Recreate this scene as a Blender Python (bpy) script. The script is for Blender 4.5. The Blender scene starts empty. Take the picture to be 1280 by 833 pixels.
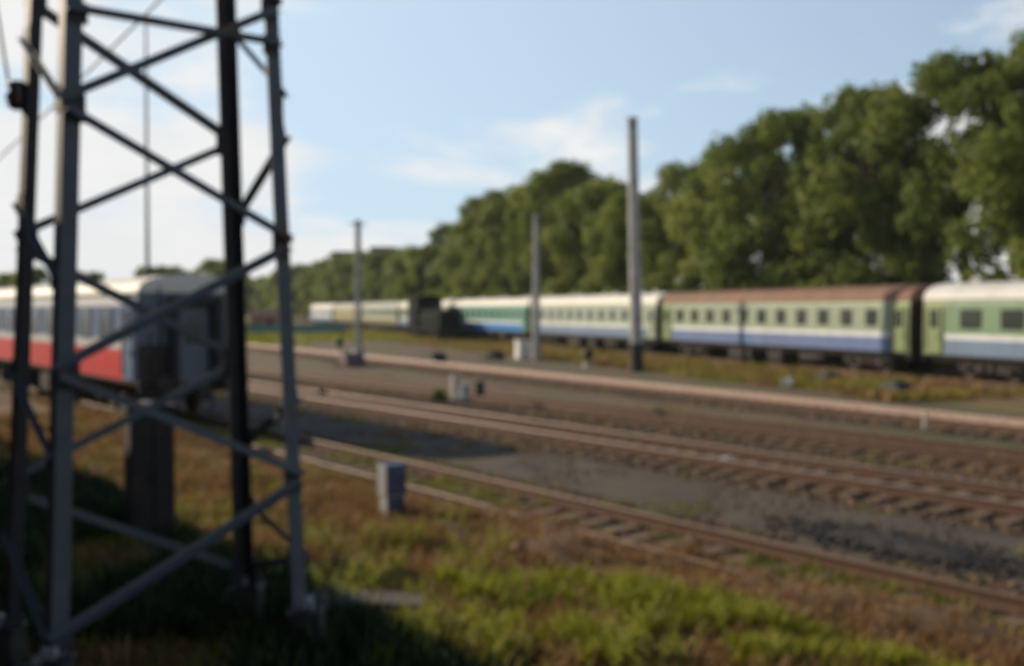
import bpy, math, random
import numpy as np
from mathutils import Vector, Matrix, noise as mnoise

S = bpy.context.scene
C = S.collection
R = math.radians

# ------------------------------------------------------------------ camera, sky, sun, exposure
CAM_H = 3.3
PITCH = math.atan(28.5 / 1300)
cd = bpy.data.cameras.new('camera'); cam = bpy.data.objects.new('camera', cd); C.objects.link(cam)
cam.location = (0, 0, CAM_H); cam.rotation_euler = (R(90) - PITCH, 0, 0)
cd.sensor_width = 36; cd.lens = 36 * 1300 / 1280; cd.clip_start = 0.05; cd.clip_end = 4000
cd.dof.use_dof = True; cd.dof.focus_distance = 0.6; cd.dof.aperture_fstop = 7.2      # the photograph is out of focus throughout: focused far too near
S.camera = cam

SUN_EL = R(23)
SUN_TO = Vector((-0.845, 0.535, 0)).normalized()           # horizontal direction towards the sun
SUN_AZ = math.atan2(SUN_TO.x, SUN_TO.y)
W = bpy.data.worlds.new('World'); S.world = W; W.use_nodes = True
nt = W.node_tree; N = nt.nodes; L = nt.links
for n in list(N): N.remove(n)
wo = N.new('ShaderNodeOutputWorld'); bg = N.new('ShaderNodeBackground')
sky = N.new('ShaderNodeTexSky'); sky.sky_type = 'NISHITA'; sky.sun_disc = False
sky.sun_elevation = SUN_EL; sky.sun_rotation = SUN_AZ
sky.air_density = 1.0; sky.dust_density = 0.6; sky.ozone_density = 2.2
bg.inputs['Strength'].default_value = 0.08
tc = N.new('ShaderNodeTexCoord')
sep = N.new('ShaderNodeSeparateXYZ'); L.new(tc.outputs['Generated'], sep.inputs[0])
def math_node(op, a, b=None, clamp=False):
    m = N.new('ShaderNodeMath'); m.operation = op; m.use_clamp = clamp
    for i, v in enumerate((a, b)):
        if v is None: continue
        if isinstance(v, (int, float)): m.inputs[i].default_value = v
        else: L.new(v, m.inputs[i])
    return m.outputs[0]
mp = N.new('ShaderNodeMapping'); mp.inputs['Scale'].default_value = (1, 1, 2.6); mp.inputs['Location'].default_value = (0.35, 0.2, 0.1)
L.new(tc.outputs['Generated'], mp.inputs['Vector'])
cn = N.new('ShaderNodeTexNoise'); cn.inputs['Scale'].default_value = 4.2; cn.inputs['Detail'].default_value = 7; cn.inputs['Roughness'].default_value = 0.55
cn.inputs['Distortion'].default_value = 0.25
L.new(mp.outputs[0], cn.inputs['Vector'])
cov = math_node('MULTIPLY', math_node('SUBTRACT', cn.outputs['Fac'], 0.53), 6.0)
lowb = math_node('MULTIPLY', math_node('SUBTRACT', 0.192, sep.outputs['Z']), 6.5)
rightb = math_node('MULTIPLY', math_node('MAXIMUM', math_node('SUBTRACT', sep.outputs['X'], 0.05), 0), 1.6)
lowb = math_node('ADD', lowb, rightb)
leftb = math_node('MULTIPLY', math_node('SUBTRACT', -0.17, sep.outputs['X']), 3.6)
leftb = math_node('MAXIMUM', leftb, 0)
lowsky = math_node('MULTIPLY', math_node('SUBTRACT', 0.55, sep.outputs['Z']), 4.0, True)
leftb = math_node('MULTIPLY', leftb, lowsky)
cov = math_node('ADD', math_node('ADD', cov, lowb), leftb, clamp=True)
sm = N.new('ShaderNodeMapRange'); sm.interpolation_type = 'SMOOTHSTEP'; L.new(cov, sm.inputs['Value'])
sm.inputs['To Max'].default_value = 0.93
cn2 = N.new('ShaderNodeTexNoise'); cn2.inputs['Scale'].default_value = 9; cn2.inputs['Detail'].default_value = 5
L.new(mp.outputs[0], cn2.inputs['Vector'])
ccol = N.new('ShaderNodeMix'); ccol.data_type = 'RGBA'
ccol.inputs['A'].default_value = (6.9, 7.05, 7.2, 1); ccol.inputs['B'].default_value = (8.5, 8.3, 7.95, 1)
L.new(cn2.outputs['Fac'], ccol.inputs['Factor'])
veil = N.new('ShaderNodeMix'); veil.data_type = 'RGBA'; L.new(math_node('MULTIPLY', math_node('MULTIPLY', math_node('SUBTRACT', 1.02, sep.outputs['X']), 0.72, True), lowsky), veil.inputs['Factor'])
veil.inputs['B'].default_value = (5.4, 6.85, 8.2, 1); L.new(sky.outputs[0], veil.inputs['A'])
mixc = N.new('ShaderNodeMix'); mixc.data_type = 'RGBA'
L.new(sm.outputs[0], mixc.inputs['Factor']); L.new(veil.outputs['Result'], mixc.inputs['A']); L.new(ccol.outputs['Result'], mixc.inputs['B'])
L.new(mixc.outputs['Result'], bg.inputs['Color']); L.new(bg.outputs[0], wo.inputs['Surface'])

sd = bpy.data.lights.new('sun', 'SUN'); sd.energy = 3.6; sd.angle = R(0.5); sd.color = (1.0, 0.84, 0.63)
so = bpy.data.objects.new('sun', sd); C.objects.link(so)
to_sun = Vector((SUN_TO.x * math.cos(SUN_EL), SUN_TO.y * math.cos(SUN_EL), math.sin(SUN_EL)))
so.rotation_euler = to_sun.to_track_quat('Z', 'Y').to_euler(); so.location = (0, 0, 40)

S.view_settings.view_transform = 'Standard'; S.view_settings.look = 'None'
S.view_settings.gamma = 1; S.view_settings.use_curve_mapping = False
S.view_settings.exposure = 0.55
S.render.engine = 'CYCLES'
S.cycles.use_denoising = True
S.cycles.max_bounces = 6; S.cycles.transparent_max_bounces = 8
S.cycles.diffuse_bounces = 3; S.cycles.glossy_bounces = 3

# ------------------------------------------------------------------ helpers
rnd = random.Random(7)
nrs = np.random.RandomState(11)

def tag(o, label=None, cat=None, group=None, kind=None):
    if label: o['label'] = label
    if cat: o['category'] = cat
    if group: o['group'] = group
    if kind: o['kind'] = kind
    return o

def empty(name, loc=(0, 0, 0), rz=0.0, label=None, cat=None, group=None):
    o = bpy.data.objects.new(name, None); C.objects.link(o)
    o.empty_display_size = 0.3
    o.location = loc; o.rotation_euler = (0, 0, rz)
    return tag(o, label, cat, group)

def link(name, me, parent=None, loc=None, rot=None):
    o = bpy.data.objects.new(name, me); C.objects.link(o)
    if parent is not None: o.parent = parent
    if loc is not None: o.location = loc
    if rot is not None: o.rotation_euler = rot
    return o

def copy_tree(o, parent=None):
    c = o.copy(); C.objects.link(c); c.parent = parent
    for ch in list(o.children): copy_tree(ch, c)
    return c

class MB:
    def __init__(s): s.v = []; s.f = []; s.m = []; s.sm = []
    def add(s, vs, fs, mi=0, smooth=False):
        b = len(s.v); s.v += [tuple(p) for p in vs]
        for f in fs: s.f.append([b + i for i in f]); s.m.append(mi); s.sm.append(smooth)
    def box(s, c, size, mi=0, ax=None, taper=1.0):
        cx, cy, cz = c; hx, hy, hz = size[0] / 2, size[1] / 2, size[2] / 2
        vs = []
        for z in (-1, 1):
            k = taper if z > 0 else 1
            for x, y in ((-1, -1), (1, -1), (1, 1), (-1, 1)):
                p = Vector((x * hx * k, y * hy * k, z * hz))
                if ax: p = ax @ p
                vs.append((cx + p.x, cy + p.y, cz + p.z))
        s.add(vs, [(3, 2, 1, 0), (4, 5, 6, 7), (0, 1, 5, 4), (1, 2, 6, 5), (2, 3, 7, 6), (3, 0, 4, 7)], mi)
    def span(s, a, b, mi=0):
        s.box([(a[i] + b[i]) / 2 for i in range(3)], [abs(b[i] - a[i]) for i in range(3)], mi)
    def tube(s, pts, rad, n=10, mi=0, cap=True, smooth=True):
        pts = [Vector(p) for p in pts]
        if not isinstance(rad, (list, tuple)): rad = [rad] * len(pts)
        rings = []; ref = None
        for i, p in enumerate(pts):
            d = (pts[min(i + 1, len(pts) - 1)] - pts[max(i - 1, 0)]).normalized()
            if ref is None:
                ref = Vector((0, 0, 1)) if abs(d.z) < 0.9 else Vector((1, 0, 0))
            u = d.cross(ref).normalized(); w = u.cross(d).normalized(); ref = w
            rings.append([p + (u * math.cos(2 * math.pi * k / n) + w * math.sin(2 * math.pi * k / n)) * rad[i] for k in range(n)])
        vs = [q for r in rings for q in r]; fs = []
        for i in range(len(pts) - 1):
            for k in range(n):
                k2 = (k + 1) % n
                fs.append((i * n + k, (i + 1) * n + k, (i + 1) * n + k2, i * n + k2))
        s.add(vs, fs, mi, smooth)
        if cap:
            s.add(rings[0], [tuple(range(n))], mi); s.add(rings[-1], [tuple(reversed(range(n)))], mi)
    def prism(s, poly, a, b, axis='x', mi=0, smooth=False):
        """poly in the two other axes, extruded from a to b along axis"""
        def P(t, q):
            return {'x': (t, q[0], q[1]), 'y': (q[0], t, q[1]), 'z': (q[0], q[1], t)}[axis]
        n = len(poly)
        vs = [P(a, q) for q in poly] + [P(b, q) for q in poly]
        s.add(vs, [(i, (i + 1) % n, (i + 1) % n + n, i + n) for i in range(n)], mi, smooth)
        s.add([P(a, q) for q in poly], [tuple(reversed(range(n)))], mi)
        s.add([P(b, q) for q in poly], [tuple(range(n))], mi)
    def angle(s, p0, p1, da, db, w, t=0.012, mi=0):
        """L section from p0 to p1, flanges along da and db"""
        p0 = Vector(p0); p1 = Vector(p1); ax = (p1 - p0).normalized()
        da = Vector(da); db = Vector(db)
        da = (da - ax * da.dot(ax)).normalized(); db = (db - ax * db.dot(ax)).normalized()
        prof = [(0, 0), (w, 0), (w, t), (t, t), (t, w), (0, w)]
        vs = [p0 + da * a + db * b for a, b in prof] + [p1 + da * a + db * b for a, b in prof]
        fs = [(i, (i + 1) % 6, (i + 1) % 6 + 6, i + 6) for i in range(6)]
        fs += [(0, 3, 2, 1), (0, 5, 4, 3), (6, 7, 8, 9), (6, 9, 10, 11)]
        s.add(vs, fs, mi)
    def mesh(s, name, mats, recalc=True):
        me = bpy.data.meshes.new(name); me.from_pydata(s.v, [], s.f)
        for m in (mats if isinstance(mats, (list, tuple)) else [mats]): me.materials.append(m)
        me.polygons.foreach_set('material_index', s.m)
        me.polygons.foreach_set('use_smooth', s.sm)
        me.update()
        if recalc:
            import bmesh
            bm = bmesh.new(); bm.from_mesh(me)
            bmesh.ops.recalc_face_normals(bm, faces=bm.faces); bm.to_mesh(me); bm.free()
        return me
    def build(s, name, mats, parent=None, loc=None, rot=None, bevel=0):
        o = link(name, s.mesh(name, mats), parent, loc, rot)
        if bevel:
            b = o.modifiers.new('bevel', 'BEVEL'); b.width = bevel; b.segments = 2; b.limit_method = 'ANGLE'
        return o

def mat(name, c1, c2=None, scale=6.0, rough=0.75, metal=0.0, bump=0.0, bscale=None, dirt=None, dscale=1.2, dmin=0.5, dmax=0.7, spec=0.3, coord='Object', stretch=None):
    """base colour mottled between c1 and c2, with worn patches of colour 'dirt'"""
    m = bpy.data.materials.new(name); m.use_nodes = True
    t = m.node_tree; nn = t.nodes; ll = t.links; b = nn['Principled BSDF']
    b.inputs['Roughness'].default_value = rough; b.inputs['Metallic'].default_value = metal
    b.inputs['Specular IOR Level'].default_value = spec
    c2 = c2 or tuple(x * 0.75 for x in c1)
    tcn = nn.new('ShaderNodeTexCoord'); vec = tcn.outputs[coord]
    if stretch:
        q = nn.new('ShaderNodeMapping'); q.inputs['Scale'].default_value = stretch; ll.new(vec, q.inputs['Vector']); vec = q.outputs[0]
    n1 = nn.new('ShaderNodeTexNoise'); n1.inputs['Scale'].default_value = scale; n1.inputs['Detail'].default_value = 6; n1.inputs['Roughness'].default_value = 0.6
    ll.new(vec, n1.inputs['Vector'])
    mr = nn.new('ShaderNodeMapRange'); mr.inputs['From Min'].default_value = 0.32; mr.inputs['From Max'].default_value = 0.68; ll.new(n1.outputs['Fac'], mr.inputs['Value'])
    mx = nn.new('ShaderNodeMix'); mx.data_type = 'RGBA'; mx.inputs['A'].default_value = (*c1, 1); mx.inputs['B'].default_value = (*c2, 1)
    ll.new(mr.outputs[0], mx.inputs['Factor']); out = mx.outputs['Result']
    if dirt:
        n2 = nn.new('ShaderNodeTexNoise'); n2.inputs['Scale'].default_value = dscale; n2.inputs['Detail'].default_value = 7; n2.inputs['Roughness'].default_value = 0.65
        ll.new(vec, n2.inputs['Vector'])
        m2 = nn.new('ShaderNodeMapRange'); m2.inputs['From Min'].default_value = dmin; m2.inputs['From Max'].default_value = dmax; ll.new(n2.outputs['Fac'], m2.inputs['Value'])
        x2 = nn.new('ShaderNodeMix'); x2.data_type = 'RGBA'; x2.inputs['B'].default_value = (*dirt, 1)
        ll.new(out, x2.inputs['A']); ll.new(m2.outputs[0], x2.inputs['Factor']); out = x2.outputs['Result']
    ll.new(out, b.inputs['Base Color'])
    if bump:
        n3 = nn.new('ShaderNodeTexNoise'); n3.inputs['Scale'].default_value = bscale or scale * 4; n3.inputs['Detail'].default_value = 5
        ll.new(vec, n3.inputs['Vector'])
        bp = nn.new('ShaderNodeBump'); bp.inputs['Strength'].default_value = bump; bp.inputs['Distance'].default_value = 0.02
        ll.new(n3.outputs['Fac'], bp.inputs['Height']); ll.new(bp.outputs[0], b.inputs['Normal'])
    return m

def leafmat(name, ca, cb, cc, trans=0.35, rough=0.6):
    """foliage whose leaves vary one by one between three greens; thin leaves let some light through"""
    m = bpy.data.materials.new(name); m.use_nodes = True
    t = m.node_tree; nn = t.nodes; ll = t.links; b = nn['Principled BSDF']; o = nn['Material Output']
    at = nn.new('ShaderNodeAttribute'); at.attribute_name = 'tint'
    cr = nn.new('ShaderNodeValToRGB'); e = cr.color_ramp.elements
    e[0].position = 0.0; e[0].color = (*ca, 1); e[1].position = 1.0; e[1].color = (*cc, 1)
    k = e.new(0.5); k.color = (*cb, 1)
    ll.new(at.outputs['Fac'], cr.inputs[0]); ll.new(cr.outputs[0], b.inputs['Base Color'])
    b.inputs['Roughness'].default_value = rough; b.inputs['Specular IOR Level'].default_value = 0.25
    tr = nn.new('ShaderNodeBsdfTranslucent'); ll.new(cr.outputs[0], tr.inputs['Color'])
    mx = nn.new('ShaderNodeMixShader'); mx.inputs[0].default_value = trans
    ll.new(b.outputs[0], mx.inputs[1]); ll.new(tr.outputs[0], mx.inputs[2]); ll.new(mx.outputs[0], o.inputs['Surface'])
    return m

def np_mesh(name, verts, loops, starts, m, tint=None):
    me = bpy.data.meshes.new(name)
    nv, nl, nf = len(verts), len(loops), len(starts)
    me.vertices.add(nv); me.vertices.foreach_set('co', np.asarray(verts, np.float32).ravel())
    me.loops.add(nl); me.loops.foreach_set('vertex_index', np.asarray(loops, np.int32))
    me.polygons.add(nf); me.polygons.foreach_set('loop_start', np.asarray(starts, np.int32))
    me.update(calc_edges=True)
    if tint is not None:
        a = me.attributes.new('tint', 'FLOAT', 'FACE'); a.data.foreach_set('value', np.asarray(tint, np.float32))
    for q in (m if isinstance(m, (list, tuple)) else [m]): me.materials.append(q)
    return me

def dirv(deg): a = R(deg); return Vector((-math.sin(a), math.cos(a), 0)), Vector((math.cos(a), math.sin(a), 0))
def along(deg, t, n, z=0):
    d, q = dirv(deg); return d * t + q * n + Vector((0, 0, z))
A1, A4, A5 = 36.87, 30.0, 20.0          # headings of the near tracks, the middle track and the far tracks

# ------------------------------------------------------------------ materials
M = {}
M['ground'] = mat('ground_soil', (0.165, 0.112, 0.066), (0.10, 0.072, 0.045), 0.35, 0.95, bump=0.5, bscale=9, dirt=(0.10, 0.105, 0.04), dscale=0.12, dmin=0.5, dmax=0.62, coord='Object')
M['path'] = mat('path_dirt', (0.108, 0.084, 0.058), (0.075, 0.06, 0.044), 0.8, 0.95, bump=0.35, bscale=22, dirt=(0.085, 0.08, 0.07), dscale=0.22, dmin=0.56, dmax=0.68)
M['ballast'] = mat('ballast_stone', (0.15, 0.094, 0.056), (0.08, 0.055, 0.037), 7, 0.95, bump=1.0, bscale=16, dirt=(0.075, 0.068, 0.058), dscale=0.35, dmin=0.46, dmax=0.66)
M['verge'] = mat('verge_soil', (0.17, 0.105, 0.058), (0.105, 0.072, 0.042), 1.3, 0.95, bump=0.6, bscale=14, dirt=(0.17, 0.10, 0.052), dscale=0.6, dmin=0.5, dmax=0.66)
M['meadow'] = mat('meadow_soil', (0.19, 0.145, 0.055), (0.14, 0.11, 0.04), 0.4, 0.95, bump=0.6, bscale=10, dirt=(0.17, 0.115, 0.055), dscale=0.16, dmin=0.5, dmax=0.64)
M['heap_dark'] = mat('heap_black', (0.03, 0.03, 0.03), (0.05, 0.047, 0.043), 3, 0.9, bump=0.8, bscale=16)  # near-black tone of the heap and its crumbs
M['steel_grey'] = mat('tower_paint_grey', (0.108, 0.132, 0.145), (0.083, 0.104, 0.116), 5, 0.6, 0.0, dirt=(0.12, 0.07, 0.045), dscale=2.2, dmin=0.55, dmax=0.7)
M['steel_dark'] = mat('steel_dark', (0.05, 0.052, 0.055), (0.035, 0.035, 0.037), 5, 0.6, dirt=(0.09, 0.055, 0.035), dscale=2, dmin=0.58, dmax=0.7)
M['concrete'] = mat('concrete_old', (0.46, 0.445, 0.41), (0.36, 0.35, 0.32), 2.5, 0.9, bump=0.25, bscale=30, dirt=(0.2, 0.19, 0.165), dscale=1.2, dmin=0.52, dmax=0.7)
M['concrete_dark'] = mat('concrete_dark_tone', (0.06, 0.06, 0.05), (0.04, 0.042, 0.033), 3, 0.92, bump=0.3, bscale=25)  # dark concrete for footings, trough, plinth and stub posts
M['concrete_lid'] = mat('concrete_weathered', (0.13, 0.125, 0.108), (0.085, 0.08, 0.068), 2.5, 0.92, bump=0.3, bscale=25)
M['pale_stone'] = mat('pale_stone', (0.5, 0.46, 0.42), (0.36, 0.33, 0.3), 5, .9)
M['white_paint'] = mat('white_paint', (0.72, 0.71, 0.67), (0.6, 0.59, 0.55), 4, 0.7, dirt=(0.35, 0.32, 0.27), dscale=3, dmin=0.6, dmax=0.75)
M['tar'] = mat('tar_black', (0.025, 0.025, 0.026), (0.04, 0.038, 0.036), 6, 0.7)
M['rust'] = mat('rail_rust', (0.15, 0.083, 0.052), (0.105, 0.062, 0.042), 9, 0.8, dirt=(0.10, 0.06, 0.042), dscale=3)
M['railhead'] = mat('rail_head', (0.31, 0.235, 0.195), (0.22, 0.16, 0.13), 3, 0.5, 0.25, stretch=(0.2, 4, 4), spec=0.5)
M['railhead_rust'] = mat('rail_head_rusty', (0.19, 0.13, 0.095), (0.14, 0.09, 0.065), 4, 0.55, 0.3)
M['railhead_sunlit'] = mat('rail_head_sunlit', (0.74, 0.62, 0.55), (0.62, 0.5, 0.43), 3, 0.5, 0.15, stretch=(0.2, 4, 4))  # sunlight on the far rail put into a pale colour
M['web_sunlit'] = mat('rail_web_sunlit', (0.50, 0.37, 0.30), (0.38, 0.265, 0.21), 6, 0.75)  # rusty web coloured pale as though sunlit
M['sleeper'] = mat('sleeper_wood', (0.23, 0.16, 0.10), (0.13, 0.092, 0.06), 3, 0.9, bump=0.5, bscale=14, stretch=(1, 0.15, 1), dirt=(0.19, 0.14, 0.09), dscale=2.5, dmin=0.55, dmax=0.7)
M['glass'] = mat('window_glass', (0.018, 0.022, 0.024), (0.03, 0.034, 0.034), 0.7, 0.12, spec=0.6)
M['glass_pale'] = mat('window_curtain_glass', (0.13, 0.165, 0.21), (0.07, 0.095, 0.125), 1.1, 0.16, spec=0.6)
M['glass_green'] = mat('window_glass_greenish', (0.05, 0.062, 0.045), (0.026, 0.034, 0.026), 0.7, 0.12, spec=0.6)
M['rubber'] = mat('rubber_black', (0.016, 0.016, 0.017), (0.026, 0.026, 0.026), 5, 0.7)
M['under'] = mat('underframe_black', (0.028, 0.026, 0.025), (0.045, 0.038, 0.033), 4, 0.8, dirt=(0.075, 0.055, 0.042), dscale=2)
M['wheel'] = mat('wheel_steel', (0.09, 0.065, 0.05), (0.055, 0.042, 0.036), 5, 0.65, 0.3)
M['roof_white'] = mat('roof_white', (0.66, 0.65, 0.61), (0.54, 0.53, 0.49), 0.9, 0.6, dirt=(0.33, 0.31, 0.27), dscale=0.55, dmin=0.58, dmax=0.78, stretch=(1, 1, 1))
M['roof_cream'] = mat('roof_cream', (0.74, 0.71, 0.62), (0.64, 0.61, 0.53), 1.0, 0.6, dirt=(0.42, 0.4, 0.34), dscale=0.6, dmin=0.6, dmax=0.78)
M['roof_rust'] = mat('roof_rust_brown', (0.26, 0.14, 0.09), (0.2, 0.115, 0.08), 0.8, 0.8, dirt=(0.2, 0.15, 0.10), dscale=0.9, dmin=0.5, dmax=0.7)
M['roof_grey'] = mat('roof_grey', (0.42, 0.42, 0.4), (0.33, 0.33, 0.31), 0.8, 0.7)
def paint(name, c, d=0.8, dirt=None):
    return mat(name, c, tuple(x * d for x in c), 1.1, 0.45, bump=0.05, bscale=3, dirt=dirt or tuple(x * 0.55 + 0.03 for x in c), dscale=1.6, dmin=0.5, dmax=0.8, spec=0.4, stretch=(1.2, 1.2, 0.3))
M['sage'] = paint('paint_sage_green', (0.285, 0.345, 0.235))
M['green'] = paint('paint_mid_green', (0.165, 0.27, 0.15))
M['seagreen'] = paint('paint_sea_green', (0.10, 0.30, 0.20))
M['creamgreen'] = paint('paint_cream_green', (0.36, 0.415, 0.30))
M['doorgreen'] = paint('paint_door_green', (0.235, 0.30, 0.125))
M['cream'] = paint('paint_cream', (0.62, 0.58, 0.46))
M['periwinkle'] = paint('paint_faded_blue', (0.155, 0.225, 0.43))
M['skyblue'] = paint('paint_bright_blue', (0.045, 0.24, 0.62))
M['slateblue'] = paint('paint_grey_blue', (0.20, 0.285, 0.41))
M['navy'] = paint('paint_coach_blue', (0.14, 0.235, 0.40))
M['red'] = paint('paint_coach_red', (0.82, 0.06, 0.06), 0.88)
M['white'] = paint('paint_coach_white', (0.74, 0.75, 0.74))
M['end_shade_grey'] = paint('paint_end_shade_grey', (0.10, 0.14, 0.18))  # shade on the coach end put into its paint
M['end_gap_shade'] = paint('paint_end_gap_shade', (0.03, 0.036, 0.028))  # shade between coaches put into a near-black end colour
M['olive'] = paint('paint_olive_brown', (0.19, 0.17, 0.075))
M['locogreen'] = paint('paint_loco_green', (0.007, 0.011, 0.009))
M['locoblack'] = paint('paint_loco_black', (0.007, 0.008, 0.008))
M['yellow'] = paint('paint_pale_yellow', (0.62, 0.55, 0.26))
M['mast_hazy'] = paint('paint_mast_hazy_grey', (0.30, 0.31, 0.31))  # haze put into a paler mast paint
M['box_grey'] = mat('box_paint_grey', (0.35, 0.375, 0.385), (0.28, 0.30, 0.31), 3, 0.55, dirt=(0.25, 0.22, 0.18), dscale=4, dmin=0.6, dmax=0.75)
M['box_shade_blue'] = paint('paint_box_shade_blue', (0.04, 0.062, 0.12))
M['cab_black'] = mat('cabinet_paint_dark', (0.026, 0.026, 0.024), (0.016, 0.016, 0.015), 3, 0.6, dirt=(0.08, 0.055, 0.04), dscale=2)
M['signalgreen'] = paint('paint_signal_green', (0.02, 0.075, 0.055))
M['bark'] = mat('bark', (0.10, 0.075, 0.055), (0.055, 0.043, 0.034), 5, 0.95, bump=0.8, bscale=12, stretch=(1, 1, 0.25))
M['leaf_a'] = leafmat('leaves_mid', (0.10, 0.142, 0.024), (0.205, 0.255, 0.046), (0.31, 0.34, 0.072), .5)
M['leaf_b'] = leafmat('leaves_deep', (0.078, 0.118, 0.022), (0.165, 0.21, 0.04), (0.25, 0.285, 0.062), .5)
M['leaf_hazy'] = leafmat('leaves_hazy', (0.11, 0.15, 0.035), (0.20, 0.25, 0.06), (0.30, 0.34, 0.09), .5)  # distance haze put into a paler leaf colour
M['leaf_bush'] = leafmat('leaves_bush', (0.05, 0.085, 0.012), (0.095, 0.14, 0.02), (0.15, 0.19, 0.035))
M['grass'] = leafmat('blades_green', (0.09, 0.105, 0.014), (0.20, 0.205, 0.022), (0.34, 0.31, 0.045), 0.3)
M['grass_lush'] = leafmat('blades_lush', (0.11, 0.135, 0.010), (0.26, 0.275, 0.02), (0.45, 0.44, 0.045), 0.35)
M['grass_dry'] = leafmat('blades_dry', (0.17, 0.088, 0.035), (0.30, 0.165, 0.062), (0.42, 0.27, 0.095), 0.25)
M['grass_straw'] = leafmat('blades_straw', (0.20, 0.15, 0.04), (0.34, 0.27, 0.06), (0.46, 0.38, 0.11), 0.3)
M['shade_weed'] = leafmat('shade_weed_leaves', (0.012, 0.025, 0.007), (0.025, 0.045, 0.012), (0.045, 0.07, 0.018), 0.3)  # leaf colour set near black to deepen the shade there
M['meadow_grass'] = leafmat('blades_meadow', (0.15, 0.165, 0.02), (0.26, 0.23, 0.035), (0.36, 0.25, 0.06), 0.3)
M['brick'] = mat('shade_building_brick', (0.22, 0.10, 0.07), (0.16, 0.075, 0.055), 4, 0.9, bump=0.3, bscale=18)
M['slab_roof'] = mat('dark_flat_roof', (0.11, 0.11, 0.11), (0.07, 0.07, 0.07), 1, 0.9)
M['flatwall'] = mat('flat_wall_pale', (0.44, 0.43, 0.40), (0.36, 0.35, 0.33), 0.8, 0.9)
M['teal'] = paint('paint_teal_fence', (0.06, 0.22, 0.21))
M['redwall'] = mat('hut_wall_red', (0.42, 0.17, 0.14), (0.34, 0.13, 0.11), 2, 0.9)
M['wire'] = mat('wire_metal', (0.10, 0.10, 0.11), (0.07, 0.07, 0.075), 4, 0.5, 0.5)
M['lens_red'] = mat('lens_red', (0.35, 0.01, 0.01), (0.3, 0.01, 0.01), 5, 0.2)
M['ceramic'] = mat('insulator_brown', (0.05, 0.025, 0.016), (0.035, 0.02, 0.014), 5, 0.25, spec=0.5)

for k_ in ('locogreen', 'locoblack'):
    q_ = M[k_].node_tree.nodes['Principled BSDF'].inputs; q_['Roughness'].default_value = .85; q_['Specular IOR Level'].default_value = .08

# ------------------------------------------------------------------ ground
def sheet(name, poly, z, m, kind='structure'):
    me = bpy.data.meshes.new(name); me.from_pydata([(p[0], p[1], z) for p in poly], [], [tuple(range(len(poly)))])
    me.materials.append(m); me.update()
    if me.polygons[0].normal.z < 0: me.flip_normals()
    return tag(link(name, me), kind=kind)
sheet('ground', [(-1600, -300), (1600, -300), (1600, 2500), (-1600, 2500)], 0.0, M['ground'])

def strip(name, deg, t0, t1, n0, n1, z, m, wob=0.25, step=1.0, amp=0.0, nseg=8):
    """a band along a track heading with slightly wandering edges"""
    k = max(2, int((t1 - t0) / step)); vs = []; fs = []
    sd_ = rnd.random() * 50
    for i in range(k + 1):
        t = t0 + (t1 - t0) * i / k
        a = n0 + wob * mnoise.noise(Vector((t * 0.25, sd_, 0))) * 2; b = n1 + wob * mnoise.noise(Vector((t * 0.25, sd_ + 9, 0))) * 2
        for j in range(nseg + 1):
            n_ = a + (b - a) * j / nseg
            p = along(deg, t, n_, z)
            if amp:
                e = min(1, min(j, nseg - j) / 2.0)
                p.z += amp * e * max(0, 0.5 + 0.9 * mnoise.noise(Vector((p.x * 0.8, p.y * 0.8, 3))) + 0.35 * mnoise.noise(Vector((p.x * 3.1, p.y * 3.1, 7))))
            vs.append(p)
    for i in range(k):
        for j in range(nseg):
            a = i * (nseg + 1) + j
            fs.append((a, a + 1, a + nseg + 2, a + nseg + 1))
    me = bpy.data.meshes.new(name); me.from_pydata(vs, [], fs); me.materials.append(m)
    me.polygons.foreach_set('use_smooth', [True] * len(fs)); me.update()
    if me.polygons[0].normal.z < 0: me.flip_normals()
    return tag(link(name, me), kind='structure')

strip('meadow', A5, 20, 420, 26.9, 60, 0.004, M['meadow'], 0.6, 4)
strip('dirt_path', A1, -8, 120, 11.7, 15.1, 0.008, M['path'], 0.2)
strip('embankment', A1, -12, 60, -6, 8.7, 0.012, M['verge'], 0.1, 0.3, amp=0.16, nseg=52)

# ------------------------------------------------------------------ tracks
RAIL_Z = 0.27
def rail_mesh(L0, L1, head, web=None):
    b = MB()
    prof = [(-.07, .0), (.07, .0), (.07, .012), (.012, .03), (.012, .13), (.036, .142), (.036, .17), (.03, .18), (-.03, .18), (-.036, .17), (-.036, .142), (-.012, .13), (-.012, .03), (-.07, .012)]
    n = len(prof)
    k = max(1, int((L1 - L0) / 12))
    xs = [L0 + (L1 - L0) * i / k for i in range(k + 1)]
    vs = [(x, y, z) for x in xs for (y, z) in prof]
    for i in range(k):
        for j in range(n):
            j2 = (j + 1) % n
            b.add([vs[i * n + j], vs[i * n + j2], vs[(i + 1) * n + j2], vs[(i + 1) * n + j]], [(0, 1, 2, 3)], 1 if j in (6, 7, 8, 9) else 0)
    b.add(vs[:n], [tuple(range(n))], 0); b.add(vs[-n:], [tuple(range(n))], 0)
    return b.mesh('rail', [web or M['rust'], head])

def sleeper_geo(b, x=0.0, y=0.0, jz=0.0, L_=2.72):
    b.box((x, y, 0.0 + jz), (0.245, L_, 0.19), 0)
    for s in (-1, 1):
        b.box((x, y + s * 0.76, 0.1 + jz), (0.17, 0.36, 0.02), 1)
        for q in (-1, 1): b.box((x + q * 0.05, y + s * 0.76 + 0.105 * q, 0.122 + jz), (0.035, 0.035, 0.03), 1)
sl_meshes = []
for k in range(4):
    b = MB(); sleeper_geo(b, 0, 0, 0, 2.72 + 0.06 * k)
    sl_meshes.append(b.mesh('sleeper', [M['sleeper'], M['rust']]))

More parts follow.
